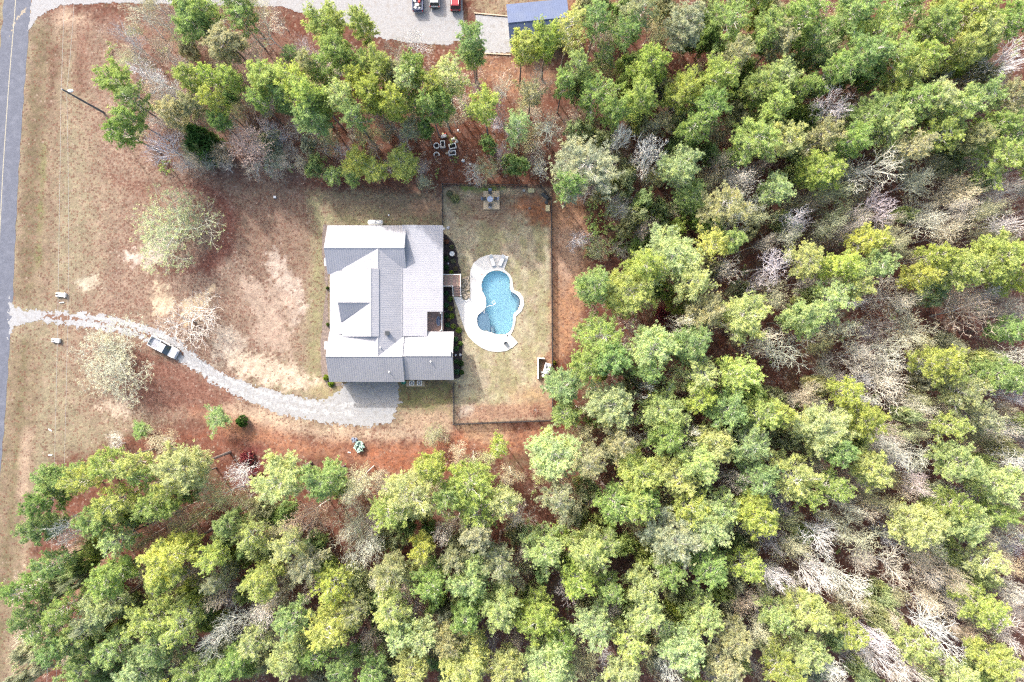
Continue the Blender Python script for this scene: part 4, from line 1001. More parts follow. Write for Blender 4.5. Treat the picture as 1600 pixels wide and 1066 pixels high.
# ------------------------------------------------------------------ trees
def frame_of(d):
    a = d.orthogonal().normalized(); return a, d.cross(a).normalized()
def blades(V, F, c, r, n_, rng, up=.35, wid=.09, lo=.45, axis=None):
    """n_ needle-like triangles radiating from c; numpy lists V, F"""
    d = rng.normal(size=(n_, 3)); d[:, 2] = d[:, 2]*.8+up*1.6
    if axis is not None: d += np.array(axis)*1.0
    d /= np.linalg.norm(d, axis=1)[:, None]+1e-9
    L = r*rng.uniform(lo, 1, n_)[:, None]
    s = np.cross(d, rng.normal(size=(n_, 3))); s /= np.linalg.norm(s, axis=1)[:, None]+1e-9
    c0 = np.array(c)+d*r*.12+rng.normal(size=(n_, 3))*r*.16
    k = sum(len(v) for v in V)
    P3 = np.stack([c0-s*wid*.5, c0+s*wid*.5, c0+d*L], 1).reshape(-1, 3)
    V.append(P3); F.append(np.arange(n_*3).reshape(-1, 3)+k)
def fmesh(name, V, F, mat):
    V = np.concatenate(V); F = np.concatenate(F)
    me = bpy.data.meshes.new(name); me.vertices.add(len(V)); me.vertices.foreach_set('co', V.ravel().astype(np.float32))
    me.loops.add(F.size); me.loops.foreach_set('vertex_index', F.ravel().astype(np.int32))
    me.polygons.add(len(F)); me.polygons.foreach_set('loop_start', (np.arange(len(F))*3).astype(np.int32)); me.update(calc_edges=True)
    me.materials.append(mat); return me
PINE_H = 18.0; PINE_R = 3.6; PINE_C = 14.2
def pine_proto(seed, open_=1.0, low=9.2, nl=36):
    rng = np.random.default_rng(seed); rd = random.Random(seed)
    root = thing('pine_tree', 'pine', 'tree')
    bend = [(rd.uniform(-.25,.25)*k, rd.uniform(-.25,.25)*k) for k in (0, .5, 1, 1.4)]
    def tp(z):
        t = z/PINE_H*3; i = min(int(t), 2); f_ = t-i
        return (bend[i][0]*(1-f_)+bend[i+1][0]*f_, bend[i][1]*(1-f_)+bend[i+1][1]*f_, z)
    mb = MB(); mb.tube([tp(z) for z in (0, 3, 6, 9, 12, 15, 17.6)], [.24,.2,.18,.15,.12,.07,.03], 8); mb.build('trunk', M['bark'], root)
    bm = MB(); V = []; F = []; a0 = rd.random()*6.28; lop = rd.uniform(.05, .3)
    for i in range(nl):
        t = (i+rd.random())/nl; z = low+t*(PINE_H-low-.5); a = i*2.4+rd.uniform(-.5,.5)
        tt = (z-low)/(PINE_H-low)
        prof = math.sqrt(max(0, 1-((tt-.32)/.72)**2)) if tt > .32 else .55+.45*tt/.32
        L = PINE_R*prof*rd.uniform(.6,1.14)*(1+lop*math.cos(a-a0)+.12*math.cos(3*a+a0))
        o = Vector(tp(z)); el = R(rd.uniform(5, 30)+tt*25)
        d = Vector((math.cos(a)*math.cos(el), math.sin(a)*math.cos(el), math.sin(el)))
        tip = o+d*L; mid = o+d*L*.5-Vector((0,0,.12*L*.4))
        bm.tube([o, mid, tip], [.05,.035,.015], 3, False)
        nc = max(2, int(L*3.3*open_)); side = Vector((-d.y, d.x, 0)).normalized()
        for k in range(nc):
            s_ = 1-(k/(nc))*.72*rd.uniform(.7,1); lat = rd.uniform(-1,1)*.30*L*(1.15-s_)+rd.uniform(-.4,.4)
            p = o+d*L*s_+side*lat+Vector((0,0,rd.uniform(-.1,.45)))
            bm.tube([o+d*L*max(.1, s_-.25), p], [.022,.01], 3, False)
            r_ = rd.uniform(.30,.50)
            blades(V, F, p, r_, 42, rng, .35, .07, .45, (d.x*.5, d.y*.5, .1))
            for j in range(2):
                q = p+Vector((rd.uniform(-.65,.65), rd.uniform(-.65,.65), rd.uniform(-.3,.3)))
                blades(V, F, q, r_*.7, 24, rng, .35, .065, .45)
    for k in range(5): blades(V, F, Vector(tp(PINE_H-.4))+Vector((rd.uniform(-.4,.4), rd.uniform(-.4,.4), rd.uniform(-.3,.3))), .5, 30, rng, .6, .08)
    bm.build('limbs', M['palebark'], root)
    link('crown', fmesh('crown', V, F, M['needles']), root)
    return root
BARE_H = 11.0
def bare_proto(seed, spread=1.0, haze=0, budn=5, budr=.34, name='bare_tree', lv=5, trunk_h=.28, twig=.019, up=.28):
    rd = random.Random(seed); rng = np.random.default_rng(seed)
    root = thing(name, 'tree', 'tree'); tm = MB(); cmb = MB(); V = []; F = []; tips = []
    def grow(p, d, L, r, lev):
        n_ = 2; pts = [p]; q = p; dd = d
        for k in range(n_):
            dd = (dd+Vector((rd.uniform(-.22,.22), rd.uniform(-.22,.22), rd.uniform(-.08,.14)))).normalized(); q = q+dd*L/n_; pts.append(q)
        rr_ = [r, r*.8, r*.6]
        (tm if lev <= 1 else cmb).tube(pts, rr_, 7 if lev == 0 else (4 if lev <= 2 else 3), False)
        if lev == lv: tips.append(q); return
        nch = (5, 4, 4, 4, 3, 3)[lev] if haze else (5, 4, 4, 3, 3, 3)[lev]
        for i in range(nch):
            a = i*2.4+rd.uniform(0, 1.5); ang = R(rd.uniform(22, 52))*spread*(1 if lev else 1.05)
            u, v = frame_of(dd); nd = (dd*math.cos(ang)+(u*math.cos(a)+v*math.sin(a))*math.sin(ang)+Vector((0,0,up*.5))).normalized()
            at_ = pts[1].lerp(pts[2], rd.random()) if i else pts[2]
            if lev and i > 2: at_ = pts[0].lerp(pts[1], .4+.6*rd.random())
            grow(at_, nd, L*rd.uniform(.58,.82) if lev else BARE_H*.30*rd.uniform(.8,1.1), max(r*(.52 if haze else .57), twig), lev+1)
    grow(Vector((0,0,0)), Vector((0,0,1)), BARE_H*trunk_h, .2, 0)
    tm.build('trunk', M['palebark'], root)
    link('branches', cmb.mesh('branches', M['twig']), root)
    if haze:
        for t_ in tips*(2 if haze > 2 else 1):
            if rd.random() < min(1, haze): blades(V, F, t_, budr, budn, rng, .3, .06, .3)
        link('foliage', fmesh('foliage', V, F, M['leaves']), root)
    root['rad'] = float(np.percentile([math.hypot(t_.x, t_.y) for t_ in tips], 92)); root['top'] = float(np.percentile([t_.z for t_ in tips], 95))
    return root
def bush_proto(seed, name='shrub', n_=60, blade=.3, wid=.12, rr_=1.0, hh=.9, per=22):
    rd = random.Random(seed); rng = np.random.default_rng(seed); root = thing(name, 'shrub', 'shrub'); V = []; F = []; mb = MB()
    for k in range(n_):
        a = rd.random()*6.283; e = math.asin(rd.random()); rr2 = rd.uniform(.75,1)
        p = Vector((math.cos(a)*math.cos(e)*rr_*rr2, math.sin(a)*math.cos(e)*rr_*rr2, .15+hh*math.sin(e)*rr2)); mb.tube([(0,0,0), p], [.03,.01], 3, False)
        blades(V, F, p, blade, per, rng, .3, wid, .4)
    mb.build('stems', M['bark'], root); link('crown', fmesh('crown', V, F, M['leaves']), root); return root
def young_proto(seed):
    rd = random.Random(seed); rng = np.random.default_rng(seed); root = thing('young_tree', 'tree', 'tree'); V = []; F = []; mb = MB()
    mb.tube([(0,0,0), (.05,.03,.6), (0,0,1.3)], [.045,.035,.015], 6); mb.build('trunk', M['bark'], root)
    for k in range(120):
        d = Vector((rd.gauss(0,1), rd.gauss(0,1), rd.gauss(.25,1))).normalized(); q = rd.uniform(.55,1.05)*(1+.25*math.cos(2*math.atan2(d.y, d.x)+seed))
        p = Vector((d.x*q, d.y*q, 1.05+d.z*q*.5)); blades(V, F, p, rd.uniform(.2,.34), 34, rng, .35, .055, .4)
    link('crown', fmesh('crown', V, F, M['needles']), root); root['top'] = 1.6; return root
pines = [pine_proto(100+k, (1.15, 1.0, .85, 1.1, .95, .8)[k % 6], (9.2, 8.2, 10, 7.2, 10.5, 9)[k % 6], (50, 44, 40, 54, 42, 36)[k % 6]) for k in range(9)]
bares = [bare_proto(200+k, (1.1, .95, 1.2, 1.0, 1.05)[k % 5]) for k in range(5)]
creams = [bare_proto(300+k, 1.0, 1.0, name='budding_tree') for k in range(3)]
tallb = [bare_proto(220+k, (1.1, 1.2, 1.0, 1.15)[k], trunk_h=.62, up=.12) for k in range(4)]
tallc = [bare_proto(320+k, (1.1, 1.2, 1.0)[k], 1.0, name='budding_tree', trunk_h=.6, up=.12) for k in range(3)]
youngs = [young_proto(600+k) for k in range(3)]
sap = bush_proto(400, 'young_tree', 90, .42, .10, 1.0, 1.3, 30)
bush = bush_proto(401, 'shrub', 80, .26, .13, 1.0, .8, 24); bush2 = bush_proto(402, 'shrub', 60, .3, .12, 1.0, .9, 22)
twigbush = bare_proto(500, 1.3, 0, name='bare_shrub', lv=5, trunk_h=.08, twig=.02, up=.1)
hazebush = bare_proto(501, 1.3, 1.0, 10, .40, name='fine_leaved_shrub', lv=5, trunk_h=.07, twig=.014, up=.15)
PROTOS = pines+bares+creams+tallb+tallc+youngs+[sap, bush, bush2, twigbush, hazebush]
kg = 1.0
TONE = {  # leaf base colours
 'y': ((.36,.43,.125), 'yellow-green'), 'l': ((.42,.48,.21), 'pale green'), 'g': ((.28,.38,.13), 'mid-green'), 'd': ((.20,.30,.08), 'dark green'),
 'o': ((.37,.38,.21), 'olive'), 'c': ((.31,.40,.17), 'cool green'), 'Y': ((.43,.48,.14), 'bright yellow-green'), 'b': ((.24,.32,.11), 'deep green'),
 'W': ((.64,.63,.60), 'white-grey'), 'C': ((.58,.56,.45), 'cream'), 'B': ((.5,.47,.44), 'grey'), 'T': ((.54,.48,.40), 'tan'), 'K': ((.60,.46,.40), 'pinkish tan'), 'H': ((.44,.46,.28), 'grey-green')}
def jit(c, a=.09):
    k = random.uniform(1-a, 1+a); return (c[0]*k*random.uniform(.93,1.08), c[1]*k, c[2]*k*random.uniform(.85,1.15), 1)
placed = []; used = set()
def where(x, y):
    if x < 500 and y < 300: return 'in the trees by the lane'
    if 430 <= x < 870 and y < 300: return 'above the house'
    if x >= 870 and y < 330: return 'in the woods'
    if x >= 870: return 'in the woods'
    if y > 640: return 'below the driveway' if x < 620 and y < 830 else 'in the woods'
    return 'on the front lawn'
def place(x, y, dpx, tone, h=None, label=None, low=False):
    base, cn = TONE[tone]
    if tone not in 'WCBTKH': base = (base[0]*1.17, base[1]*1.2, base[2]*1.3)
    if h is None and x < 450 and y < 260: h = random.uniform(13.5, 15.5) if tone not in 'WCBTKH' else 9.4
    young = low and tone in 'gboly'
    if tone in 'WCBTKH' :
        tall = h is None or h > 9.5; h = h or (random.uniform(16.5, 18.5) if tone == 'W' else random.uniform(13, 15.5)); pr = random.choice((tallb if tall else bares) if tone in 'WB' else (tallc if tall else creams))
        hc = h*(.8 if tall else .72); q = P(x, y, hc); s_ = dpx*.5*S*(1-hc/H)/pr['rad']; sz = h/pr['top']
        rz = random.random()*6.28; kind = {'W': 'bare', 'B': 'bare', 'C': 'budding', 'T': 'budding', 'K': 'bare', 'H': 'budding'}[tone]
        lb = label or 'tree'
        gp = 'leafless trees in the woods'
    elif young:
        pr = random.choice(youngs); q = P(x, y, h*.68); s_ = dpx*.5*S/1.12; sz = h/1.6; rz = random.random()*6.28; lb = 'young'; gp = 'young trees under the pines'
    else:
        h = h or random.uniform(16.5, 19.5); 
        pr = random.choice(pines); hc = h*PINE_C/PINE_H; q = P(x, y, hc); s_ = dpx*.5*S*(1-hc/H)/PINE_R*1.15; sz = h/PINE_H; rz = random.random()*6.28
        size = 'large ' if dpx >= 75 else ('slender ' if dpx <= 45 else '')
        lb = label or 'pine'; gp = 'pines in the woods'
    first = pr.name not in used
    cl = jit(base)
    r_ = dup(pr, (*q, -.05), rz, (s_, s_, sz), lb, gp, cl)
    placed.append((x, y, dpx*(1.35 if tone in 'WKC' and dpx >= 60 else 1))); RECS.append((r_, x, y, dpx, tone, label is None)); return r_
RECS = []
TREES = '''
330 8 62 B 12;212 22 50 B 11;268 14 56 B 12;372 8 52 g;318 20 44 g;238 -2 50 H 10;395 12 50 H 10;430 20 46 B 9;350 110 40 B 10;225 90 44 B 9;300 200 40 B 7;350 262 40 B 5;425 262 40 B 5
298 37 60 g;352 62 56 o;287 5 44 g;183 130 56 g;205 158 46 b;194 208 46 d;205 185 34 g;262 228 78 W 9;380 222 84 K 9;245 118 60 W 10;275 145 56 W 9;200 60 50 B 12;240 30 56 B 11
332 158 38 y;293 124 36 y;330 118 32 y;365 128 36 y;265 178 44 o;300 165 36 o 12;340 190 34 g 10;375 30 44 g;415 42 84 W 11;400 90 40 B 9;250 80 50 B 8
512 45 58 y;525 80 50 g;569 40 40 y;455 86 28 g 6;412 125 56 y;462 124 52 y;480 150 54 y;483 185 54 g;440 150 40 g;405 160 36 g;538 157 46 l;555 185 40 g;594 107 50 y;580 147 46 y;636 130 42 l;645 110 46 g;617 169 46 y;698 124 60 l;680 140 40 y;738 70 52 g;738 92 40 g 14;670 166 40 g;665 200 26 d 12;757 172 54 y;640 200 36 o 10;690 160 40 g
558 250 46 Y 9;583 268 46 Y 8;634 262 52 y 9;518 272 34 g 5;548 275 30 g 6;603 214 36 H 5;458 235 44 B 5;505 235 42 B 5;440 215 36 B 5;613 75 44 B 11;650 70 54 W 8;405 222 36 T 5;665 285 30 H 4
887 48 56 l;853 68 48 y;814 76 46 y;932 35 46 g;980 53 48 g;1000 20 60 o;1067 37 66 o;1143 30 80 g;1195 58 56 g;1017 100 58 y;1070 140 62 y;1118 122 64 y;1107 170 60 g;1080 200 44 b;928 148 60 g;1003 158 54 y;960 180 42 g;836 128 52 W 14;856 192 60 W 12;972 212 42 W;1012 235 68 W;847 265 48 W 7;915 258 104 o;893 290 50 g;812 198 46 c;1060 262 66 l;1178 217 74 y;1190 138 60 y;1163 285 60 C;1150 90 50 o;1035 190 36 o 12;905 105 40 c;945 90 40 c 12;880 130 36 g;1130 255 46 T
1255 27 70 g;1335 20 70 g;1397 15 60 g;1370 50 56 y;1215 62 52 o;1268 66 44 b;1346 85 74 g;1400 82 64 g;1462 45 60 g;1518 20 70 y;1532 58 60 l;1585 28 60 g;1500 78 50 y;1422 112 70 Y;1217 121 60 l;1211 165 56 y;1298 168 72 W;1360 183 70 g;1425 157 60 g;1460 160 54 l;1495 169 60 l;1538 155 60 g;1470 215 64 y;1388 200 60 l;1225 225 60 l;1284 214 60 o;1270 268 64 y;1560 246 60 y;1580 93 74 W;1358 265 84 W;1552 195 50 g;1440 90 50 y;1590 150 50 o;1325 225 50 g;1420 235 50 o;1520 215 44 o;1250 140 36 b;1300 110 46 g;1590 210 44 g
1213 300 50 l;1375 316 82 B;1425 288 72 C;1504 288 62 C;1563 292 54 C;1453 352 70 C;1490 365 60 C;1248 347 44 W;1208 409 60 W;1259 409 58 l;1312 412 48 Y;1355 375 48 Y;1366 417 50 c;1462 398 44 y;1490 420 58 y;1440 432 44 Y;1566 400 70 Y;1530 422 50 y;1588 440 40 y;1335 448 44 l;1397 462 66 C;1296 465 60 l;1216 462 52 C;1321 510 66 C;1256 502 60 l;1425 510 76 C;1518 490 108 T 13;1588 353 56 W;1290 300 50 H;1300 345 44 H;1400 365 50 H;1550 335 50 H;1500 330 40 C;1230 375 40 C
1222 563 98 W 13;1332 560 60 C;1380 545 60 C;1383 612 96 C 12;1467 564 62 y;1557 584 62 g;1500 612 60 o;1217 643 44 Y;1321 612 46 y;1279 677 82 l;1349 655 60 y;1352 725 60 l;1442 714 86 W 12;1262 622 44 C;1237 750 80 l;1498 722 56 l;1552 756 66 l;1591 728 52 W;1586 556 56 W;1595 620 50 W;1588 517 44 g;1310 700 50 g;1440 640 48 C;1530 650 50 o;1480 665 44 Y;1570 665 50 C;1400 700 44 C;1385 780 50 H;1300 760 44 g;1440 755 40 B
1259 774 40 y;1330 794 48 C;1346 836 76 C;1290 838 60 W;1240 862 50 C;1318 907 70 W;1397 893 80 W 12;1431 811 70 l;1505 822 66 l;1532 876 50 l;1490 788 50 y;1580 825 50 C;1535 949 60 Y;1262 957 60 l;1332 986 42 y;1420 1000 56 l;1212 962 50 l;1262 1010 60 l;1222 1042 60 y;1542 1030 60 y;1490 1048 50 l;1450 950 60 C;1467 1000 84 W;1370 1000 50 W;1385 1038 70 W;1340 940 56 C;1580 1000 60 W;1585 930 54 C;1275 905 60 W;1215 905 50 W;1355 880 40 C;1450 880 50 T;1500 910 40 T;1300 1045 50 W;1580 880 50 T;1210 850 44 B;1430 1050 40 W;1560 800 40 g
812 800 60 C;873 783 52 o;958 782 62 g;1008 775 48 d;853 856 66 l;921 859 66 l;945 850 44 c;1053 839 98 o;1104 822 78 l;1107 887 58 g;1003 912 60 l;900 905 58 y;842 963 76 y;932 974 64 l;879 924 66 B 12;1008 957 60 l;1098 960 60 l;1070 1011 74 l;983 1008 56 l;853 1047 84 l;975 1052 64 l;1048 1036 52 W;1132 1042 60 o;1150 1000 52 o;1169 887 50 Y;1174 794 66 Y;955 920 44 g;880 1000 44 g;920 1040 50 H;1165 945 46 T;1180 985 44 C;1030 985 40 B;1040 890 44 g
541 831 74 C 12;563 850 76 C 12;555 785 60 C 12;442 750 86 l;504 754 64 g;484 807 62 K;642 765 92 l;608 793 66 y;676 731 50 y;735 750 78 y;745 800 76 y;777 700 34 Y;788 778 52 l;453 848 52 l;411 901 60 Y;662 853 46 Y;521 907 60 Y;513 977 70 Y;614 887 60 o;676 907 56 g;462 963 54 c;448 1025 60 l;500 1020 50 g;608 948 60 l;662 991 58 l;738 907 66 l;622 985 52 l;640 1045 58 l;780 872 56 o;775 945 64 l;728 962 50 g;735 1038 80 l;795 1035 56 l;572 997 52 B;690 835 40 W;590 910 44 C;750 835 50 o;484 924 38 B;408 963 54 W;435 945 46 T;560 750 56 C;560 950 46 o;700 1000 50 o;540 1040 50 g;580 1050 44 g;480 880 50 o;700 770 50 g;710 865 44 o
341 653 40 g 4;220 670 30 g 3;248 689 52 T 5;185 695 44 W 3;92 752 56 g;70 784 48 d;135 748 50 y;169 723 50 y;205 731 50 l;298 731 76 l;245 782 64 g;186 779 60 y;155 813 60 g;74 823 50 b;107 828 58 W;377 737 56 W 7;340 782 66 H;355 815 36 g;100 760 40 b;270 760 40 y;230 745 36 g
46 922 64 d;84 880 44 g;68 980 50 g;180 893 60 g;190 840 46 l;267 868 74 Y;338 870 48 Y;239 960 70 Y;287 968 58 Y;169 949 60 l;180 1005 56 c;248 1005 56 c;215 1047 68 l;120 1000 50 l;300 1045 56 g;327 1005 60 W;374 974 62 W;345 940 50 B;375 1025 44 g;396 830 50 l;340 1050 50 c;50 956 44 b;265 905 40 y;100 950 44 g;140 965 40 o;92 1010 44 g;130 1045 50 c;395 1000 50 l;345 905 36 o
957 323 36 H 7;898 374 46 W 4;1076 312 56 g 12;1129 318 72 o;1160 312 70 C;1140 362 50 B;1146 377 34 c;1053 402 90 l;1008 416 60 y;1110 383 50 Y;1081 439 60 l;930 450 60 c;969 461 82 y;1157 490 82 l;1132 428 56 W;1067 506 46 W;1104 484 66 o;941 523 82 g;1022 537 76 l;1081 540 66 g;966 383 52 B 5;935 395 50 H 5;1191 537 48 W;1191 380 46 B;1190 330 50 H;1185 440 48 W
879 604 62 c 12;880 646 52 g 11;915 571 50 g;958 557 60 g;1096 585 62 l;1008 607 42 W;1152 579 64 Y;960 633 76 l;1031 641 80 l;1042 680 60 g;1093 624 50 Y;1135 641 64 c;1186 647 58 y;1000 686 46 W 12;1079 678 42 W;1115 686 64 l;1090 717 60 l;1172 695 66 c;1186 742 60 c;856 711 86 l 14;921 725 56 o;989 734 70 y;1053 742 74 l;992 785 56 y;1118 737 46 B;1070 790 56 y;1125 795 64 l;904 669 46 H 10;1050 590 50 H;1010 580 44 g;970 690 44 o;1150 755 50 T;905 640 40 H 9;930 610 40 H 9
''' 
LABELS = {(262,228):'white bare spreading tree beside the dark evergreen near the pole', (380,222):'pinkish tan bare tree right of the round dark evergreen', (879,604):'cool green pine overhanging the lower right yard fence corner',
 (738,70):'tall narrow pine standing between the gravel lot and shed', (512,45):'tall yellow-green pine overhanging the gravel lane, left of another', (665,200):'slim dark green pine just left of the planters',
 (175,565):'wide low grey-green budding tree left of the parked pickup', (1298,168):'bright white bare tree with fan of branches, upper right woods', (1442,714):'brilliant white bare fan-shaped tree in the lower right woods',
 (1222,563):'big white bare tree right of the bright yellow-green pine', (898,374):'small pale bare tree on orange strip right of the fence', (915,258):'very large olive pine at the upper right yard corner'}
for t in TREES.replace('\n', ';').split(';'):
    t = t.split()
    if len(t) < 4: continue
    x, y, dpx = float(t[0]), float(t[1]), float(t[2])
    place(x, y, dpx, t[3], float(t[4]) if len(t) > 4 else None, LABELS.get((int(x), int(y))))
placed += [(322,231,52),(318,216,30),(376,659,24),(268,354,128),(679,678,38),(290,500,100),(768,313,60)]
# fill the rim of the frame, where crowns lean out of the picture, and gaps inside the woods
WOODS = [(905,-110),(1720,-110),(1720,1190),(-10,1190),(30,1000),(20,900),(60,870),(120,840),(170,780),(250,740),(400,760),(480,740),(560,740),(650,730),(720,700),(800,700),(860,690),(905,640),(910,570),(900,540),(930,470),(1000,420),(960,330),(900,300),(880,150),(900,90)]
rd = random.Random(5)
def free(x, y, m, k=.5): return all((x-a)**2+(y-b)**2 > (k*c+m)**2 for a, b, c in placed)
for _ in range(700):
    x, y = rd.uniform(-40, 1690), rd.uniform(-90, 1160)
    if 0 < x < 1600 and 0 < y < 1066: continue
    if inpoly(x, y, WOODS) > 0 and free(x, y, 34, .4) and (-25 < x < 1650) and (-55 < y < 1110): place(x, y, rd.uniform(50,70), rd.choice('lygyoWC' if x > 1200 else 'lygy'))
print('trees', len(placed))
fills = 0
for _ in range(16000):
    if fills > 480: break
    x, y = rd.uniform(20, 1600), rd.uniform(0, 1066)
    if inpoly(x, y, WOODS) < 8 or not free(x, y, 8, .29): continue
    cream = (x > 1180 and y > 240)
    tn = rd.choice('CWTBHCHol' if cream else 'HloogbHBTyC')
    dpx = rd.uniform(30, 48)
    place(x, y, dpx, tn, rd.uniform(8, 12.5), low=True); fills += 1
print('fills', fills)
NB = [(180,20),(470,60),(560,70),(740,110),(840,140),(850,270),(700,270),(560,285),(440,270),(330,270),(240,262),(190,200)]
nf = 0
for _ in range(3000):
    if nf > 100: break
    x, y = rd.uniform(150, 860), rd.uniform(10, 290)
    if inpoly(x, y, NB) < 4 or not free(x, y, 7, .25) or (x-697)**2+(y-228)**2 < 2200: continue
    nf += 1; k_ = rd.random()
    if k_ < .2 and y < 170 and x > 450: place(x, y, rd.uniform(36, 50), rd.choice('ygo'), rd.uniform(14, 18))
    else: place(x, y, rd.uniform(28, 48), rd.choice('BBHTHWgo'), rd.uniform(3.5, 8), low=True)
print('belt', nf)

# --- special plants
def shrub(pr, x, y, dpx, h, color, label, cat='shrub', group=None):
    q = P(x, y, h*.5); base_r = pr.get('rad', 1.15); top = pr.get('top', 1.25)
    o = dup(pr, (*q, 0), random.random()*6.28, (dpx*.5*S/base_r, dpx*.5*S/base_r, h/top), label, group, (*color, 1)); o['category'] = cat
    if pr is hazebush:
        for ch in o.children:
            if ch.name.startswith('branches'): ch.color = (.36,.36,.29,1)
    return o
shrub(sap, 322, 231, 52, 6.5, (.07,.15,.035), 'dense dark green evergreen beside the white bare tree', 'tree')
shrub(sap, 318, 216, 30, 7.5, (.08,.17,.035), 'dark green evergreen top behind the dense one, near the pole', 'tree')
shrub(bush, 376, 659, 21, 2.6, (.05,.13,.02), 'round dark green bush alone below the driveway')
shrub(hazebush, 268, 354, 128, 6.5, (.38,.46,.24), 'big grey-green fine-twigged tree alone on the front lawn', 'tree')
shrub(hazebush, 679, 678, 38, 4.2, (.38,.42,.22), 'fuzzy grey-green round shrub below the yard fence corner')
shrub(hazebush, 175, 565, 124, 5, (.46,.48,.37), 'wide low grey-green budding tree left of the parked pickup', 'tree')
shrub(twigbush, 290, 500, 100, 5.5, (.46,.43,.40), 'wide bare grey tree spreading beside the white pickup', 'tree')
BL = [(697,404,11,1.0,(.05,.12,.05),'dark green'),(697,418,10,.9,(.05,.13,.04),'dark green'),(705,426,9,.8,(.22,.32,.03),'bright lime'),(698,378,9,.6,(.28,.12,.08),'reddish'),(706,386,8,.6,(.18,.22,.11),'grey-green'),(708,408,9,.6,(.20,.22,.13),'grey-green'),(712,420,8,.5,(.17,.15,.08),'brownish'),
 (697,458,9,.9,(.07,.17,.07),'mid-green'),(703,467,10,.9,(.12,.22,.05),'green'),(697,477,10,.9,(.07,.19,.09),'blue-green'),(704,482,9,.8,(.26,.28,.07),'yellowish'),(698,493,10,.9,(.05,.14,.05),'dark green'),(706,494,10,.9,(.20,.30,.04),'lime'),(699,508,9,.8,(.08,.2,.1),'blue-green'),(708,510,9,.7,(.22,.3,.06),'yellow-green'),(717,516,11,.9,(.20,.30,.05),'lime'),(701,500,8,.7,(.2,.14,.1),'brownish'),
 (712,530,9,.9,(.09,.2,.09),'blue-green'),(719,537,9,.8,(.14,.24,.05),'green'),(713,545,10,.9,(.09,.2,.08),'blue-green'),(720,568,11,1.0,(.04,.11,.03),'dark green'),(713,565,9,.8,(.08,.18,.06),'green'),(714,581,10,1.0,(.09,.22,.12),'blue-green'),(721,582,9,.9,(.05,.12,.03),'dark green')]
BW = ['left of the bird bath, against the wall','hugging the wall just below the bird bath','beside the deck corner, upper bed','in the top corner of the upper bed','above the bird bath','just below the bird bath','between bird bath and deck, outer edge',
 'just below the deck, against the wall','right beside the foot of the steps','against the wall, second below the deck','below the steps, outer side','level with the open porch top corner','outermost, level with the porch top','left of a yellow-green one, open porch','right of a blue-green one, open porch','by the garage wing roof corner','right beside the open porch rail',
 'uppermost beside the garage wing','outer edge, above the two white stones','just above the two white stones','outer edge, below the white stones','just below the two white stones','lowest against the garage wing wall','outermost at the bed bottom end']
for (x, y, d_, h_, c_, nm), bw in zip(BL, BW): shrub(bush if x % 2 else bush2, x, y, d_, h_, c_, nm+' shrub '+bw, 'shrub', 'shrubs in the mulch beds')
for x, y, d_, c_, lb in ((509,590,11,(.2,.28,.02),'upper of two yellow-green shrubs at the garage corner'),(517,600,12,(.16,.25,.02),'lower of two yellow-green shrubs at the garage corner'),(511,450,6,(.12,.2,.04),'small green shrub by the front porch top end'),(512,507,7,(.12,.2,.04),'small green shrub by the front porch bottom end'),(702,303,12,(.22,.24,.14),'grey-green shrub in the upper left yard corner'),(711,310,16,(.24,.27,.12),'wider grey-green shrub left of the wooden platform'),(866,567,8,(.3,.3,.05),'small yellow-green shrub just right of the fence')):
    shrub(bush, x, y, d_, .9, c_, lb)
shrub(twigbush, 837.5, 640, 22, .7, (.20,.08,.06), 'low red-brown brush heap inside a pale ring')
for (x, y), lb in zip(((1047,502),(1035,490),(398,745),(385,715)), ('dark red shrub in a woods gap, lower right of its pair','dark red shrub in a woods gap, upper left of its pair','dark red shrub below the driveway, lower of two','dark red shrub below the driveway, upper of two')):
    shrub(bush, x, y, 26, 1.6, (.20,.04,.05), lb)
# every tree gets words of its own: what it looks like, what it grows between, where
def region(x, y):
    r = ('top', 'upper', 'middle', 'lower', 'bottom')[min(4, max(0, int(y/213.2)))]; c_ = ('far left', 'left', 'middle', 'right', 'far right')[min(4, max(0, int(x/320)))]
    return 'centre of photo' if (r, c_) == ('middle', 'middle') else '%s %s of photo' % (r, c_)
def direc(dx, dy):
    v = 'above' if dy < 0 else 'below'; h_ = 'left of' if dx < 0 else 'right of'
    return v if abs(dy) > 2.2*abs(dx) else (h_ if abs(dx) > 2.2*abs(dy) else v+' and '+h_)
def short(t, n_): return TONE[t][1]+(' pine' if n_.startswith('pine') else (' tree' if not n_.startswith('young') else ' sapling'))
LM = [(600,470,'the house'),(785,470,'the pool'),(842,34,'the blue shed'),(255,541,'the white pickup'),(102,150,'the utility pole'),(695,232,'the cement planters'),(562,694,'the cactus clump'),(376,659,'the round bush'),(768,313,'the platform'),(650,10,'the loaded pickup')]
def lmfor(x, y, k=0):
    c_ = sorted(LM, key=lambda m_: (m_[0]-x)**2+(m_[1]-y)**2)[k]; return c_
seen_l = set(o.get('label') for o in sc.objects if o.get('label'))
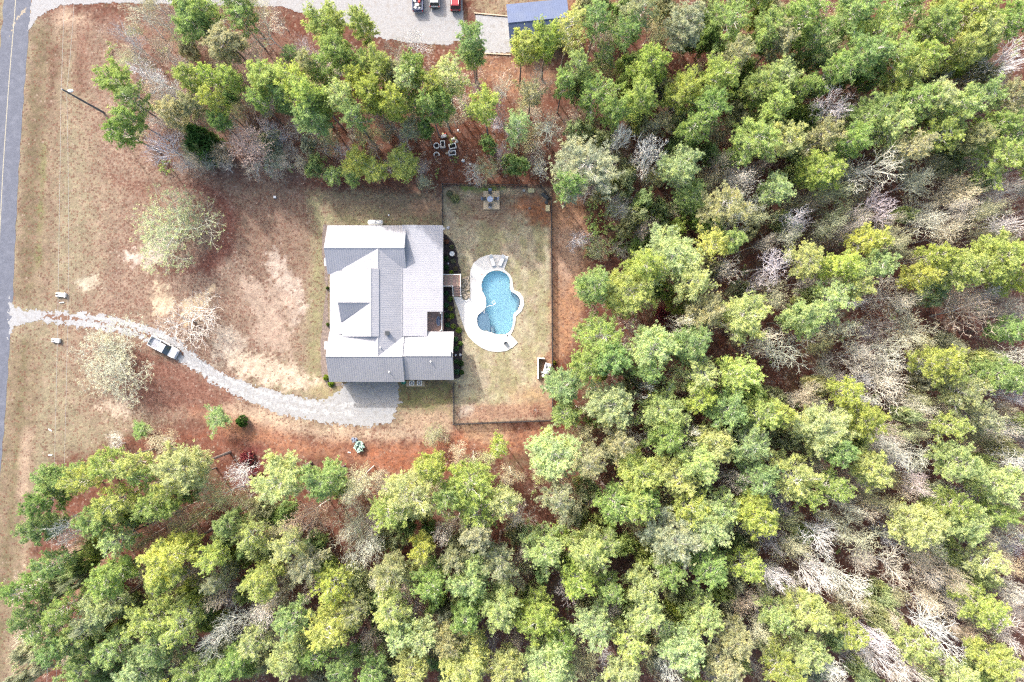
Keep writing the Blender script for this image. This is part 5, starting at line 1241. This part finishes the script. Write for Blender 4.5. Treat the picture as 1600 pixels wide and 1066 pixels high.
for (o, x, y, d_, t, auto) in sorted(RECS, key=lambda r: -r[3]):
    if not auto: continue
    nm = o.name; k_ = 'pine' if nm.startswith('pine') else ('bare tree' if nm.startswith('bare') else ('budding tree' if nm.startswith('budd') else 'sapling'))
    size = 'large ' if d_ >= 74 else ('small ' if d_ <= 42 else '')
    nb = sorted(((x-r[1])**2+(y-r[2])**2, r) for r in RECS if r[0] is not o and math.hypot(x-r[1], y-r[2]) < 150) if False else sorted([(math.hypot(x-r[1], y-r[2]), i) for i, r in enumerate(RECS) if r[0] is not o])[:9]
    head = '%s%s %s' % (size, TONE[t][1], k_); done = None
    lm = lmfor(x, y)
    if math.hypot(x-lm[0], y-lm[1]) < 150 and y < 760: tries = ['%s %s %s, %s' % (head, direc(x-lm[0], y-lm[1]), lm[2], region(x, y))]
    else: tries = []
    for a in range(len(nb)):
        r = RECS[nb[a][1]]; tries.append('%s %s %s, %s' % (head, direc(x-r[1], y-r[2]), 'a '+short(r[4], r[0].name), region(x, y)))
    for a in range(len(nb)):
        for b_ in range(a+1, len(nb)):
            r, q = RECS[nb[a][1]], RECS[nb[b_][1]]; tries.append('%s between %s and %s, %s' % (head, short(r[4], r[0].name), short(q[4], q[0].name), region(x, y)))
    for a in range(len(nb)):
        for b_ in range(len(nb)):
            if a != b_:
                r, q = RECS[nb[a][1]], RECS[nb[b_][1]]; tries.append('%s %s %s, %s %s' % (head, direc(x-r[1], y-r[2]), short(r[4], r[0].name), direc(x-q[1], y-q[2]), short(q[4], q[0].name)))
    for s_ in tries:
        if len(s_.replace(',', '').split()) <= 16 and s_ not in seen_l: done = s_; break
    o['label'] = done or tries[0]; seen_l.add(o['label'])
# low greenery and twiggy undergrowth
def stuff_mass(name, label, pr_specs, spots):
    """joined copies of one light plant"""
    V = []; F = []; rng = np.random.default_rng(3)
    for (x, y, r, h_) in spots:
        q = P(x, y); 
        for k in range(6):
            c_ = (q[0]+rng.normal()*r*.5, q[1]+rng.normal()*r*.5, h_*rng.uniform(.4,1)); blades(V, F, c_, r*.55, pr_specs[0], rng, .2, pr_specs[1], .4)
    o = link(name, fmesh(name, V, F, M['leaves'])); return tag(o, label, 'undergrowth', kind='stuff')
sp1, sp2, sp3 = [], [], []
ALLW = [WOODS, [(150,40),(470,60),(800,100),(840,140),(850,280),(700,280),(560,290),(440,280),(330,280),(230,270),(170,200)]]
while len(sp1) < 420:
    x, y = rd.uniform(0,1600), rd.uniform(0,1066)
    if max(inpoly(x, y, w_) for w_ in ALLW) > 4: sp1.append((x, y, rd.uniform(.5,1.1), rd.uniform(.4,1.6)))
while len(sp2) < 1700:
    x, y = rd.uniform(0,1600), rd.uniform(0,1066)
    if max(inpoly(x, y, w_) for w_ in ALLW) > 2: sp2.append((x, y, rd.uniform(.7,1.6), rd.uniform(.5,3.5)))
for _ in range(170): x, y = rd.uniform(915,1040), rd.uniform(310,400); sp1.append((x, y, rd.uniform(.4,.8), rd.uniform(.3,1)))
o = stuff_mass('low_greenery', 'scattered low green plants on the forest floor', (10, .14), sp1); o.color = (.28,.38,.13,1)
o = stuff_mass('dry_undergrowth', 'grey twiggy undergrowth on the forest floor', (9, .035), sp2); o.color = (.52,.47,.42,1)
# remove prototypes
for pr in PROTOS:
    for c_ in list(pr.children): bpy.data.objects.remove(c_)
    bpy.data.objects.remove(pr)
